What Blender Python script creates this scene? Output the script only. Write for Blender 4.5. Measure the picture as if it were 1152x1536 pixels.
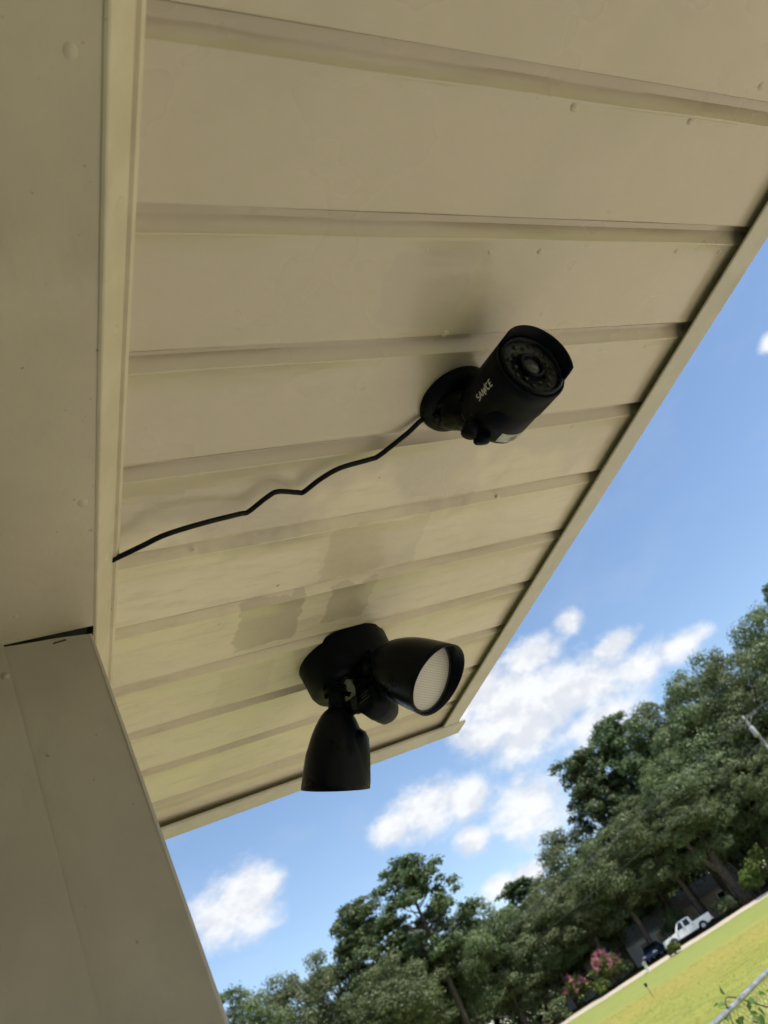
import bpy, math, random
import numpy as np
from mathutils import Vector, Matrix

# ------------------------------------------------------------------ camera, sky, sun, exposure
scene = bpy.context.scene
for o in list(bpy.data.objects):
    bpy.data.objects.remove(o)
col = scene.collection
EYE = 1.75                      # camera height above the lawn (m)
ROW = [(0.85584817, -0.26160133, -0.44619351),      # right
       (-0.15618137, 0.69168782, -0.70510661),      # down
       (0.49308345, 0.67315132, 0.55112250)]        # forward
cam_data = bpy.data.cameras.new("camera")
cam = bpy.data.objects.new("camera", cam_data)
col.objects.link(cam)
rx, dn, fw = (Vector(r) for r in ROW)
m = Matrix.Identity(4)
for i in range(3):
    m[i][0] = rx[i]; m[i][1] = -dn[i]; m[i][2] = -fw[i]
m[0][3], m[1][3], m[2][3] = 0.0, 0.0, EYE
cam.matrix_world = m
cam_data.sensor_fit = 'VERTICAL'
cam_data.sensor_height = 36.0
cam_data.sensor_width = 27.0
cam_data.lens = 36.0 * 1167.54 / 1536.0
cam_data.clip_start = 0.01
cam_data.clip_end = 9000
cam_data.dof.use_dof = True
cam_data.dof.focus_distance = 0.80
cam_data.dof.aperture_fstop = 11.0
scene.camera = cam

SUN_AZ, SUN_EL = 148.0, 65.0     # azimuth from +Y towards +X
sd = Vector((math.sin(math.radians(SUN_AZ)) * math.cos(math.radians(SUN_EL)),
             math.cos(math.radians(SUN_AZ)) * math.cos(math.radians(SUN_EL)),
             math.sin(math.radians(SUN_EL))))
world = bpy.data.worlds.new("World")
scene.world = world
world.use_nodes = True


class NT:
    """small helper for writing node trees as expressions"""
    def __init__(self, tree):
        self.t = tree; self.n = tree.nodes; self.l = tree.links

    def node(self, typ, **kw):
        nd = self.n.new(typ)
        for k, v in kw.items():
            setattr(nd, k, v)
        return nd

    def put(self, sock, v):
        if isinstance(v, bpy.types.NodeSocket):
            self.l.new(v, sock)
        else:
            sock.default_value = v

    def math(self, op, a, b=0.0, c=None, clamp=False):
        nd = self.node('ShaderNodeMath', operation=op)
        nd.use_clamp = clamp
        self.put(nd.inputs[0], a); self.put(nd.inputs[1], b)
        if c is not None:
            self.put(nd.inputs[2], c)
        return nd.outputs[0]

    def ramp(self, v, a, b, lo=0.0, hi=1.0, smooth=True):
        nd = self.node('ShaderNodeMapRange', interpolation_type='SMOOTHSTEP' if smooth else 'LINEAR')
        self.put(nd.inputs['Value'], v)
        nd.inputs['From Min'].default_value = a; nd.inputs['From Max'].default_value = b
        nd.inputs['To Min'].default_value = lo; nd.inputs['To Max'].default_value = hi
        return nd.outputs[0]

    def mix(self, f, a, b, mode='MIX'):
        nd = self.node('ShaderNodeMix', data_type='RGBA', blend_type=mode)
        self.put(nd.inputs[0], f)
        self.put(nd.inputs[6], a if isinstance(a, bpy.types.NodeSocket) else (*a, 1.0))
        self.put(nd.inputs[7], b if isinstance(b, bpy.types.NodeSocket) else (*b, 1.0))
        return nd.outputs[2]

    def noise(self, vec, scale, detail=4.0, rough=0.55, dist=0.0, dim='3D'):
        nd = self.node('ShaderNodeTexNoise', noise_dimensions=dim)
        if vec is not None:
            self.l.new(vec, nd.inputs['Vector'])
        nd.inputs['Scale'].default_value = scale
        nd.inputs['Detail'].default_value = detail
        nd.inputs['Roughness'].default_value = rough
        nd.inputs['Distortion'].default_value = dist
        return nd.outputs[0]

    def vmul(self, vec, s):
        nd = self.node('ShaderNodeVectorMath', operation='MULTIPLY')
        self.l.new(vec, nd.inputs[0]); nd.inputs[1].default_value = s
        return nd.outputs[0]

    def vadd(self, vec, s):
        nd = self.node('ShaderNodeVectorMath', operation='ADD')
        self.l.new(vec, nd.inputs[0]); nd.inputs[1].default_value = s
        return nd.outputs[0]

    def sep(self, vec):
        nd = self.node('ShaderNodeSeparateXYZ')
        self.l.new(vec, nd.inputs[0])
        return nd.outputs

    def bump(self, h, strength=0.2, dist=0.01):
        nd = self.node('ShaderNodeBump')
        nd.inputs['Strength'].default_value = strength
        nd.inputs['Distance'].default_value = dist
        self.l.new(h, nd.inputs['Height'])
        return nd.outputs[0]


def build_world():
    w = NT(world.node_tree)
    for n in list(w.n):
        w.n.remove(n)
    out = w.node('ShaderNodeOutputWorld')
    bg = w.node('ShaderNodeBackground')
    sky = w.node('ShaderNodeTexSky', sky_type='NISHITA')
    sky.sun_disc = False
    sky.sun_elevation = math.radians(SUN_EL)
    sky.sun_rotation = math.radians(SUN_AZ)
    sky.air_density = 1.0; sky.dust_density = 0.35; sky.ozone_density = 2.2
    tc = w.node('ShaderNodeTexCoord')
    d = tc.outputs['Generated']
    x, y, z = w.sep(d)
    az = w.math('MULTIPLY', w.math('ARCTAN2', x, y), 57.29578)
    el = w.math('MULTIPLY', w.math('ARCSINE', z), 57.29578)
    # cumulus in view: (azimuth, elevation, half width, half height) in degrees of sky
    blobs = [(36.6, 17.3, 4.6, 2.3), (41.2, 15.2, 4.6, 2.0), (45.6, 14.3, 3.4, 1.3), (39.6, 18.9, 2.6, 1.3),
             (33.4, 16.3, 2.2, 1.6), (36.8, 14.6, 3.6, 2.0), (41.2, 12.8, 3.4, 1.8), (34.0, 10.7, 2.6, 2.2),
             (48.6, 13.9, 2.2, 0.9), (45.2, 16.4, 2.0, 0.8),
             (27.4, 13.9, 3.0, 1.7), (24.9, 13.9, 1.8, 1.2), (30.2, 13.2, 1.9, 1.4), (29.3, 10.7, 1.2, 0.9),
             (13.6, 14.3, 2.7, 2.2), (11.6, 14.0, 2.0, 1.8), (15.3, 14.6, 1.4, 1.4),
             (43.6, 19.5, 1.1, 0.9), (29.4, 7.5, 1.4, 0.8), (31.4, 7.2, 1.2, 0.7), (67.6, 25.2, 0.9, 0.5),
             (22.6, 6.0, 3.0, 1.0), (35.0, 18.6, 3.6, 1.8), (37.6, 16.2, 4.2, 2.6), (6.0, 19.0, 3.0, 1.6),
             (60.0, 10.5, 4.0, 1.6), (-3.0, 12.0, 5.0, 2.0)]
    best = None
    for a0, e0, ra, re in blobs:
        u = w.math('MULTIPLY', w.math('SUBTRACT', az, a0), 1.0 / ra)
        v = w.math('MULTIPLY', w.math('SUBTRACT', el, e0), 1.0 / re)
        r2 = w.math('MULTIPLY_ADD', u, u, w.math('MULTIPLY', v, v))
        val = w.math('SUBTRACT', 1.0, w.math('SQRT', r2))
        best = val if best is None else w.math('SMOOTH_MAX', best, val, 0.25)
    # the rest of the sky carries the same kind of scattered cloud
    flat = w.node('ShaderNodeCombineXYZ')
    zz = w.math('ADD', w.math('MAXIMUM', z, 0.0), 0.12)
    w.l.new(w.math('DIVIDE', x, zz), flat.inputs[0]); w.l.new(w.math('DIVIDE', y, zz), flat.inputs[1])
    low = w.noise(flat.outputs[0], 0.9, 3.0, 0.5)
    gen = w.math('MULTIPLY_ADD', low, 5.0, -2.95)
    inview = w.math('MULTIPLY',
                    w.math('MULTIPLY', w.ramp(az, -18.0, -6.0), w.ramp(az, 74.0, 86.0, 1.0, 0.0)),
                    w.ramp(el, 33.0, 44.0, 1.0, 0.0))
    best = w.math('MAXIMUM', w.math('MULTIPLY_ADD', inview, 1.0, w.math('SUBTRACT', best, 1.0)),
                  w.math('SUBTRACT', gen, w.math('MULTIPLY', inview, 4.0)))
    n1 = w.noise(w.vmul(d, (1, 1, 1.5)), 15.0, 6.0, 0.62)
    n2 = w.noise(w.vmul(w.vadd(d, (0.006, -0.003, 0.016)), (1, 1, 1.5)), 15.0, 3.0, 0.62)
    n3 = w.noise(w.vmul(d, (1, 1, 1.5)), 52.0, 3.0, 0.6)
    dens = w.math('ADD', w.math('MULTIPLY', best, 1.5), w.math('MULTIPLY_ADD', n1, 2.3, -1.08))
    dens = w.math('ADD', dens, w.math('MULTIPLY_ADD', n3, 1.2, -0.60))
    mask = w.ramp(dens, -0.50, 1.05)
    lit = w.ramp(w.math('SUBTRACT', n1, n2), -0.12, 0.10)
    ccol = w.mix(lit, (4.5, 4.65, 4.95), (5.6, 5.65, 5.7))
    # thin hazy veil of cirrus-like wisps
    veil = w.math('MULTIPLY', w.ramp(w.noise(w.vmul(d, (1, 1, 2.2)), 7.0, 4.0, 0.6), 0.46, 0.76), 0.08)
    skyc = w.mix(veil, sky.outputs[0], (4.4, 4.6, 4.9))
    colr = w.mix(w.math('MULTIPLY', mask, 0.95), skyc, ccol)
    w.l.new(colr, bg.inputs[0])
    bg.inputs[1].default_value = 0.135
    w.l.new(bg.outputs[0], out.inputs[0])


build_world()
world.cycles.sampling_method = 'NONE'
sun_data = bpy.data.lights.new("sun", 'SUN')
sun_data.energy = 5.0
sun_data.angle = math.radians(0.53)
sun_data.color = (1.0, 0.955, 0.88)
sun = bpy.data.objects.new("sun", sun_data)
col.objects.link(sun)
sun.rotation_euler = (-sd).to_track_quat('-Z', 'Y').to_euler()

scene.view_settings.view_transform = 'Standard'
scene.view_settings.look = 'None'
scene.view_settings.gamma = 1.0
scene.view_settings.use_curve_mapping = False
scene.view_settings.exposure = 0.42
scene.render.engine = 'CYCLES'
scene.cycles.max_bounces = 5
scene.cycles.diffuse_bounces = 3
scene.cycles.transparent_max_bounces = 4
scene.cycles.use_adaptive_sampling = True
scene.cycles.adaptive_threshold = 0.025
scene.cycles.adaptive_min_samples = 12


# ------------------------------------------------------------------ materials
def mat(name, fn):
    mt = bpy.data.materials.new(name)
    mt.use_nodes = True
    nt = NT(mt.node_tree)
    b = nt.n['Principled BSDF']
    fn(nt, b)
    return mt


def obj_co(nt):
    return nt.node('ShaderNodeTexCoord').outputs['Object']


def world_co(nt):
    return nt.node('ShaderNodeNewGeometry').outputs['Position']


def plain(name, c, rough=0.5, metal=0.0, var=0.12, scale=30.0, bump=0.0, spec=0.5):
    def fn(nt, b):
        co = obj_co(nt)
        n = nt.noise(co, scale, 5.0)
        dk = tuple(v * (1 - var) for v in c); lt = tuple(min(1, v * (1 + var)) for v in c)
        nt.l.new(nt.mix(nt.ramp(n, 0.3, 0.7), dk, lt), b.inputs['Base Color'])
        nt.l.new(nt.ramp(nt.noise(co, scale * 0.6, 4.0), 0.3, 0.7, max(0.02, rough - 0.1), min(1, rough + 0.1)), b.inputs['Roughness'])
        b.inputs['Metallic'].default_value = metal
        b.inputs['Specular IOR Level'].default_value = spec
        if bump:
            nt.l.new(nt.bump(n, bump, 0.002), b.inputs['Normal'])
    return mat(name, fn)


OLD = (0.52, 0.452, 0.338)       # old tan paint
NEW = (0.71, 0.632, 0.468)       # brushed-on cream touch-up paint


def soffit_fn(nt, b):
    co = world_co(nt)
    x, y, z = nt.sep(co)
    # irregular edges of the brushed areas
    wob = nt.noise(co, 30.0, 5.0, 0.66)
    wob2 = nt.noise(nt.vadd(co, (7.0, 3.0, 0.0)), 24.0, 3.0, 0.62)
    px = nt.math('ADD', x, nt.math('MULTIPLY_ADD', wob, 0.036, -0.018))
    py = nt.math('ADD', y, nt.math('MULTIPLY_ADD', wob2, 0.034, -0.017))

    def rect(x0, x1, y0, y1, s=0.0012):
        a = nt.math('MULTIPLY', nt.ramp(px, x0 - s, x0 + s), nt.ramp(px, x1 - s, x1 + s, 1.0, 0.0))
        c = nt.math('MULTIPLY', nt.ramp(py, y0 - s, y0 + s), nt.ramp(py, y1 - s, y1 + s, 1.0, 0.0))
        return nt.math('MULTIPLY', a, c)
    # cream repaint on the boards near the light and the wall, leaving patches of old paint
    big = nt.noise(co, 9.0, 3.0, 0.6)
    new = nt.ramp(nt.math('ADD', y, nt.math('MULTIPLY_ADD', big, 0.30, -0.15)), 0.50, 0.56)
    fade = nt.ramp(nt.math('ADD', x, nt.math('MULTIPLY_ADD', wob, 0.30, -0.15)), 0.30, 0.62, 1.0, 0.62)
    new = nt.math('MULTIPLY', new, fade)
    for r, k_ in (((0.262, 0.338, 0.663, 0.748), 0.9), ((0.372, 0.430, 0.668, 0.735), 0.8), ((0.348, 0.47, 0.566, 0.648), 0.5), ((0.255, 0.32, 0.785, 0.86), 0.35)):
        new = nt.math('MULTIPLY', new, nt.math('SUBTRACT', 1.0, nt.math('MULTIPLY', rect(*r), k_)))
    # dry-brush streaks run along the boards
    st = nt.noise(nt.vmul(co, (5.0, 26.0, 5.0)), 3.0, 5.0, 0.7)
    new = nt.math('MULTIPLY', new, nt.math('MULTIPLY_ADD', nt.ramp(st, 0.46, 0.74), -0.60, 1.0))
    c = nt.mix(new, OLD, NEW)
    grey = rect(0.322, 0.40, 0.252, 0.32)  # bullet camera's soft shadow and a faint paint patch, put into the colour
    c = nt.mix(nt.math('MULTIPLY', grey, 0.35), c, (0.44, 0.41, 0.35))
    grime = nt.ramp(nt.noise(co, 5.0, 4.0, 0.62), 0.45, 0.75)
    c = nt.mix(nt.math('MULTIPLY', grime, 0.30), c, (0.40, 0.355, 0.27))
    # fly specks
    vor = nt.node('ShaderNodeTexVoronoi'); nt.l.new(co, vor.inputs['Vector']); vor.inputs['Scale'].default_value = 11.0
    sp = nt.ramp(vor.outputs['Distance'], 0.008, 0.014, 1.0, 0.0)
    c = nt.mix(nt.math('MULTIPLY', sp, 0.7), c, (0.07, 0.055, 0.04))
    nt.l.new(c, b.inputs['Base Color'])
    nt.l.new(nt.math('MULTIPLY_ADD', new, 0.16, nt.math('MULTIPLY_ADD', big, 0.42, 0.10)), b.inputs['Roughness'])
    b.inputs['Coat Weight'].default_value = 0.3
    b.inputs['Coat Roughness'].default_value = 0.16
    nt.l.new(nt.bump(nt.noise(nt.vmul(co, (1, 2.2, 1)), 13.0, 3.0, 0.5), 0.40, 0.007), b.inputs['Normal'])


M = {}
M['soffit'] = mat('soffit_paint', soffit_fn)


def beam_fn(c0, c1, nsc):
    def fn(nt, b):
        co = world_co(nt)
        n = nt.noise(co, nsc, 4.0, 0.6)
        c = nt.mix(nt.ramp(n, 0.35, 0.7), c0, c1)
        sm = nt.ramp(nt.noise(nt.vmul(co, (14, 5, 5)), 1.3, 5.0, 0.6), 0.56, 0.70)
        c = nt.mix(nt.math('MULTIPLY', sm, 0.32), c, tuple(v * 0.72 for v in c0))
        sp = nt.ramp(nt.noise(co, 150.0, 2.0, 0.5), 0.745, 0.765)
        c = nt.mix(nt.math('MULTIPLY', sp, 0.5), c, (0.10, 0.08, 0.06))
        nt.l.new(c, b.inputs['Base Color'])
        nt.l.new(nt.ramp(nt.noise(co, 20.0, 4.0), 0.3, 0.7, 0.42, 0.62), b.inputs['Roughness'])
        h = nt.math('ADD', nt.noise(co, 9.0, 4.0, 0.5), nt.math('MULTIPLY', nt.noise(co, 90.0, 4.0, 0.6), 0.12))
        nt.l.new(nt.bump(h, 0.28, 0.008), b.inputs['Normal'])
    return fn


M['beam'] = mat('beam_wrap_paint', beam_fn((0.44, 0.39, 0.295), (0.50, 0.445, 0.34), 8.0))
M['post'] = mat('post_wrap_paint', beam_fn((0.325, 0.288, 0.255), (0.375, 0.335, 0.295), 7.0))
M['trim'] = mat('trim_paint', beam_fn((0.55, 0.49, 0.36), (0.62, 0.56, 0.42), 16.0))
M['fascia'] = mat('fascia_paint', beam_fn((0.47, 0.44, 0.37), (0.55, 0.515, 0.43), 20.0))
M['dark_gap'] = plain('dark_joint', (0.02, 0.018, 0.015), 0.9)
M['black'] = plain('black_plastic', (0.0032, 0.0046, 0.0085), 0.45, 0, 0.25, 60, 0.04, 0.08)
M['black_gloss'] = plain('black_gloss_plastic', (0.0026, 0.0038, 0.0080), 0.32, 0, 0.25, 40, 0.03, 0.11)
M['seal'] = plain('black_sealant', (0.003, 0.0035, 0.005), 0.35, 0, 0.3, 140, 0.35, 0.1)
M['grey_plastic'] = plain('charcoal_plastic', (0.018, 0.0185, 0.020), 0.5, 0, 0.2, 60, 0.05, 0.25)
M['cable'] = plain('black_cable', (0.004, 0.004, 0.005), 0.55, 0, 0.1, 30, 0, 0.15)
M['print'] = plain('grey_print', (0.52, 0.53, 0.55), 0.6)
M['dim_print'] = plain('faint_grey_print', (0.07, 0.075, 0.085), 0.6)
M['sticker'] = plain('white_sticker', (0.36, 0.37, 0.33), 0.5, 0, 0.3, 160)
M['sticker_ink'] = plain('sticker_ink', (0.16, 0.17, 0.15), 0.6)
M['faceplate'] = plain('smoked_faceplate', (0.010, 0.011, 0.013), 0.25, 0, 0.6, 90, 0, 0.2)
M['lens_glass'] = plain('lens_glass', (0.012, 0.014, 0.016), 0.3, 0, 0.3, 60, 0, 0.4)
M['led'] = plain('infrared_led', (0.014, 0.014, 0.016), 0.3, 0, 0.1, 30, 0, 0.3)


def diff_lens(nt, b):
    co = obj_co(nt)
    x, y, z = nt.sep(co)
    s1 = nt.math('SINE', nt.math('MULTIPLY', nt.math('ADD', x, nt.math('MULTIPLY', y, 0.25)), 1050.0))
    s2 = nt.math('SINE', nt.math('MULTIPLY', nt.math('SUBTRACT', y, nt.math('MULTIPLY', x, 0.25)), 1050.0))
    h = nt.math('MULTIPLY', nt.math('ADD', nt.math('ABSOLUTE', s1), nt.math('ABSOLUTE', s2)), 0.5)
    nt.l.new(nt.mix(nt.ramp(h, 0.15, 0.9), (0.36, 0.335, 0.30), (0.60, 0.57, 0.52)), b.inputs['Base Color'])
    b.inputs['Roughness'].default_value = 0.3
    b.inputs['Transmission Weight'].default_value = 0.12
    nt.l.new(nt.bump(h, 0.3, 0.001), b.inputs['Normal'])


M['prism_lens'] = mat('prismatic_lens', diff_lens)
M['reflector'] = plain('lamp_reflector', (0.7, 0.7, 0.7), 0.3)
M['steel'] = plain('galvanised_steel', (0.42, 0.43, 0.44), 0.42, 0.85, 0.2, 20)
M['concrete'] = plain('porch_concrete', (0.36, 0.34, 0.30), 0.85, 0, 0.15, 6, 0.2)
M['bounce_patio'] = plain('bounce_patio_concrete', (0.42, 0.37, 0.295), 0.9, 0, 0.1, 1.5, 0.2)  # colour of the added apron, set for its warm bounce
M['wall'] = plain('house_siding', (0.52, 0.49, 0.42), 0.6, 0, 0.06, 3)
M['shingle'] = plain('roof_shingle', (0.16, 0.15, 0.14), 0.9, 0, 0.3, 15, 0.4)


def lawn_fn(nt, b):
    co = world_co(nt)
    x, y, z = nt.sep(co)
    s = nt.math('ADD', nt.math('MULTIPLY', x, math.sin(math.radians(36.2))), nt.math('MULTIPLY', y, math.cos(math.radians(36.2))))
    big = nt.noise(co, 0.10, 5.0, 0.6)
    mid = nt.noise(co, 0.8, 5.0, 0.65)
    fine = nt.noise(co, 7.0, 4.0, 0.7)
    c = nt.mix(nt.ramp(mid, 0.32, 0.68), (0.185, 0.200, 0.040), (0.270, 0.265, 0.055))
    c = nt.mix(nt.math('MULTIPLY', nt.ramp(fine, 0.35, 0.7), 0.35), c, (0.145, 0.170, 0.035))
    c = nt.mix(nt.math('MULTIPLY', nt.ramp(big, 0.4, 0.65), 0.35), c, (0.225, 0.255, 0.075))
    clo = nt.noise(co, 2.6, 3.0, 0.6)
    c = nt.mix(nt.math('MULTIPLY', nt.ramp(clo, 0.5, 0.72), 0.38), c, (0.115, 0.135, 0.032))
    c = nt.mix(nt.math('MULTIPLY', nt.ramp(clo, 0.48, 0.30), 0.3), c, (0.34, 0.33, 0.075))
    far = nt.ramp(s, 38.0, 66.0)
    c = nt.mix(nt.math('MULTIPLY', far, 0.5), c, (0.20, 0.245, 0.075))
    # strip of dry straw-coloured grass across the lawn
    band = nt.math('ADD', s, nt.math('MULTIPLY_ADD', nt.noise(co, 0.22, 4.0, 0.6), 16.0, -8.0))
    bm = nt.math('MULTIPLY', nt.ramp(band, 32.0, 42.0), nt.ramp(band, 44.0, 58.0, 1.0, 0.0))
    c = nt.mix(nt.math('MULTIPLY', bm, 0.55), c, (0.30, 0.24, 0.065))
    litter = nt.ramp(nt.math('ADD', s, nt.math('MULTIPLY', fine, 1.0)), 94.0, 95.5)
    c = nt.mix(litter, c, nt.mix(nt.ramp(mid, 0.35, 0.65), (0.05, 0.055, 0.022), (0.11, 0.085, 0.05)))
    nt.l.new(c, b.inputs['Base Color'])
    b.inputs['Roughness'].default_value = 0.9
    b.inputs['Specular IOR Level'].default_value = 0.15
    nt.l.new(nt.bump(nt.noise(co, 14.0, 3.0, 0.7), 0.45, 0.05), b.inputs['Normal'])


M['lawn'] = mat('lawn', lawn_fn)
M['road'] = plain('bleached_road', (0.40, 0.35, 0.28), 0.9, 0, 0.12, 0.8, 0.2)
M['asphalt'] = plain('grey_asphalt', (0.13, 0.13, 0.135), 0.9, 0, 0.15, 0.8, 0.2)


def leaf_mat(name, dark, light, trans=0.35, tip=None):
    def fn(nt, b):
        g = nt.node('ShaderNodeNewGeometry')
        oi = nt.node('ShaderNodeObjectInfo')
        r = g.outputs['Random Per Island']
        n = nt.noise(obj_co(nt), 0.35, 3.0, 0.6)
        f = nt.math('ADD', nt.math('MULTIPLY', r, 0.55), nt.math('MULTIPLY', nt.ramp(n, 0.3, 0.7), 0.45))
        c = nt.mix(f, dark, light)
        hs = nt.node('ShaderNodeHueSaturation')
        nt.l.new(c, hs.inputs['Color'])
        nt.l.new(nt.math('MULTIPLY_ADD', oi.outputs['Random'], 0.035, 0.482), hs.inputs['Hue'])
        nt.l.new(nt.math('MULTIPLY_ADD', oi.outputs['Random'], 0.30, 0.85), hs.inputs['Value'])
        c = hs.outputs[0]
        nt.l.new(c, b.inputs['Base Color'])
        b.inputs['Roughness'].default_value = 0.5
        b.inputs['Specular IOR Level'].default_value = 0.35
        tr = nt.node('ShaderNodeBsdfTranslucent')
        nt.l.new(nt.mix(0.5, c, nt.mix(1.0, c, (1.0, 1.15, 0.45), 'MULTIPLY')), tr.inputs[0])
        ms = nt.node('ShaderNodeMixShader')
        ms.inputs[0].default_value = trans
        out = nt.n['Material Output']
        nt.l.new(b.outputs[0], ms.inputs[1]); nt.l.new(tr.outputs[0], ms.inputs[2])
        nt.l.new(ms.outputs[0], out.inputs[0])
    return mat(name, fn)


M['oak_leaf'] = leaf_mat('oak_leaf', (0.066, 0.096, 0.044), (0.205, 0.240, 0.118))
M['pine_leaf'] = leaf_mat('pine_needles', (0.048, 0.084, 0.038), (0.130, 0.175, 0.068), 0.3)
M['shrub_leaf'] = leaf_mat('shrub_leaf', (0.060, 0.100, 0.020), (0.17, 0.22, 0.045), 0.4)
M['vine_leaf'] = leaf_mat('vine_leaf', (0.06, 0.12, 0.02), (0.15, 0.22, 0.05), 0.4)
M['pink'] = leaf_mat('pink_blossom', (0.36, 0.13, 0.18), (0.62, 0.30, 0.37), 0.4)
M['bark'] = plain('bark', (0.075, 0.058, 0.045), 0.95, 0, 0.35, 3.0, 0.8)
M['grass_blade'] = leaf_mat('grass_blade', (0.24, 0.26, 0.05), (0.42, 0.40, 0.09), 0.5)
M['pole_wood'] = plain('weathered_pole', (0.22, 0.21, 0.20), 0.9, 0, 0.2, 4.0, 0.3)
M['wire'] = plain('power_line', (0.20, 0.21, 0.22), 0.5, 0.3)
M['can_grey'] = plain('transformer_paint', (0.33, 0.34, 0.35), 0.5)
M['truck_white'] = plain('white_car_paint', (0.80, 0.80, 0.80), 0.25, 0, 0.03, 2)
M['car_blue'] = plain('dark_blue_car_paint', (0.035, 0.05, 0.13), 0.22, 0, 0.05, 2)
M['car_glass'] = plain('dark_car_glass', (0.012, 0.014, 0.016), 0.08)
M['tyre'] = plain('tyre_rubber', (0.018, 0.018, 0.019), 0.85)
M['rim'] = plain('wheel_rim', (0.45, 0.45, 0.46), 0.35, 0.8)
M['tail_red'] = plain('red_lamp', (0.45, 0.03, 0.025), 0.25)
M['head_lamp'] = plain('clear_lamp', (0.75, 0.76, 0.78), 0.12)
M['house_grey'] = plain('grey_house_siding', (0.36, 0.37, 0.38), 0.7, 0, 0.06, 2)
M['house_tan'] = plain('tan_brick', (0.42, 0.33, 0.26), 0.85, 0, 0.15, 4)
M['house_white'] = plain('white_siding', (0.66, 0.65, 0.62), 0.7, 0, 0.05, 2)
M['roof_grey'] = plain('pale_shingle', (0.34, 0.34, 0.34), 0.9, 0, 0.2, 4, 0.3)
M['roof_brown'] = plain('brown_shingle', (0.30, 0.24, 0.19), 0.9, 0, 0.2, 4, 0.3)
M['white_paint'] = plain('white_paint', (0.78, 0.78, 0.76), 0.5)


# ------------------------------------------------------------------ mesh helpers
class MB:
    def __init__(self):
        self.v = []; self.f = []; self.s = []

    def add(self, vs, fs, smooth=False):
        o = len(self.v)
        self.v += [tuple(p) for p in vs]
        self.f += [tuple(i + o for i in f) for f in fs]
        self.s += [smooth] * len(fs)
        return self

    def box(self, c, size, rot=None):
        hx, hy, hz = (k / 2 for k in size)
        vs = [Vector((x, y, z)) for x in (-hx, hx) for y in (-hy, hy) for z in (-hz, hz)]
        if rot is not None:
            vs = [rot @ p for p in vs]
        c = Vector(c)
        return self.add([p + c for p in vs], [(0, 1, 3, 2), (4, 6, 7, 5), (0, 4, 5, 1), (2, 3, 7, 6), (0, 2, 6, 4), (1, 5, 7, 3)])

    def lathe(self, prof, frame=None, n=32, cap0=False, cap1=False, off=None, smooth=True):
        """prof: list of (radius, t); frame (origin, axis, ref); off(angle, k) -> extra t"""
        O, A, X = frame or (Vector((0, 0, 0)), Vector((0, 0, 1)), Vector((1, 0, 0)))
        A = A.normalized(); X = (X - X.dot(A) * A).normalized(); Y = A.cross(X)
        vs = []
        for k, (r, t) in enumerate(prof):
            for i in range(n):
                a = 2 * math.pi * i / n
                e = off(a, k) if off else 0.0
                vs.append(O + A * (t + e) + (X * math.cos(a) + Y * math.sin(a)) * r)
        fs = []
        for k in range(len(prof) - 1):
            for i in range(n):
                j = (i + 1) % n
                fs.append((k * n + i, k * n + j, (k + 1) * n + j, (k + 1) * n + i))
        self.add(vs, fs, smooth)
        o = len(self.v) - len(vs)
        if cap0:
            self.f.append(tuple(o + i for i in reversed(range(n)))); self.s.append(False)
        if cap1:
            self.f.append(tuple(o + (len(prof) - 1) * n + i for i in range(n))); self.s.append(False)
        return self

    def tube(self, pts, rad, n=8, cap=True, smooth=True):
        pts = [Vector(p) for p in pts]
        if not hasattr(rad, '__len__'):
            rad = [rad] * len(pts)
        up = None
        vs = []
        for k, p in enumerate(pts):
            if k == 0: t = pts[1] - pts[0]
            elif k == len(pts) - 1: t = pts[-1] - pts[-2]
            else: t = (pts[k + 1] - pts[k]).normalized() + (pts[k] - pts[k - 1]).normalized()
            t.normalize()
            if up is None:
                up = Vector((0, 0, 1)) if abs(t.z) < 0.9 else Vector((1, 0, 0))
            u = (up - up.dot(t) * t)
            if u.length < 1e-4:
                u = Vector((1, 0, 0)) - t.x * t
            u.normalize(); w = t.cross(u); up = u
            for i in range(n):
                a = 2 * math.pi * i / n
                vs.append(p + (u * math.cos(a) + w * math.sin(a)) * rad[k])
        fs = []
        for k in range(len(pts) - 1):
            for i in range(n):
                j = (i + 1) % n
                fs.append((k * n + i, k * n + j, (k + 1) * n + j, (k + 1) * n + i))
        o = len(self.v)
        self.add(vs, fs, smooth)
        if cap:
            self.f.append(tuple(o + i for i in reversed(range(n)))); self.s.append(False)
            self.f.append(tuple(o + (len(pts) - 1) * n + i for i in range(n))); self.s.append(False)
        return self

    def prism(self, outline, y0, y1):
        """outline in (x,z), extruded along y"""
        n = len(outline)
        vs = [(x, y0, z) for x, z in outline] + [(x, y1, z) for x, z in outline]
        fs = [tuple(range(n)), tuple(reversed(range(n, 2 * n)))]
        fs += [(i, n + i, n + (i + 1) % n, (i + 1) % n) for i in range(n)]
        return self.add(vs, fs)

    def mesh(self, name, mt):
        me = bpy.data.meshes.new(name)
        me.from_pydata(self.v, [], self.f)
        me.polygons.foreach_set('use_smooth', self.s)
        if mt is not None:
            me.materials.append(mt)
        me.update()
        return me

    def build(self, name, mt, parent=None):
        return obj(name, self.mesh(name, mt), parent)


def obj(name, me, parent=None):
    o = bpy.data.objects.new(name, me)
    col.objects.link(o)
    if parent is not None:
        o.parent = parent
    return o


def tag(o, label=None, cat=None, group=None, kind=None):
    if label: o['label'] = label
    if cat: o['category'] = cat
    if group: o['group'] = group
    if kind: o['kind'] = kind
    return o


def empty(name, loc=(0, 0, 0), rz=0.0, label=None, cat=None, group=None):
    e = bpy.data.objects.new(name, None)
    e.empty_display_size = 0.1
    col.objects.link(e)
    e.location = loc
    e.rotation_euler = (0, 0, rz)
    return tag(e, label, cat, group)


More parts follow.
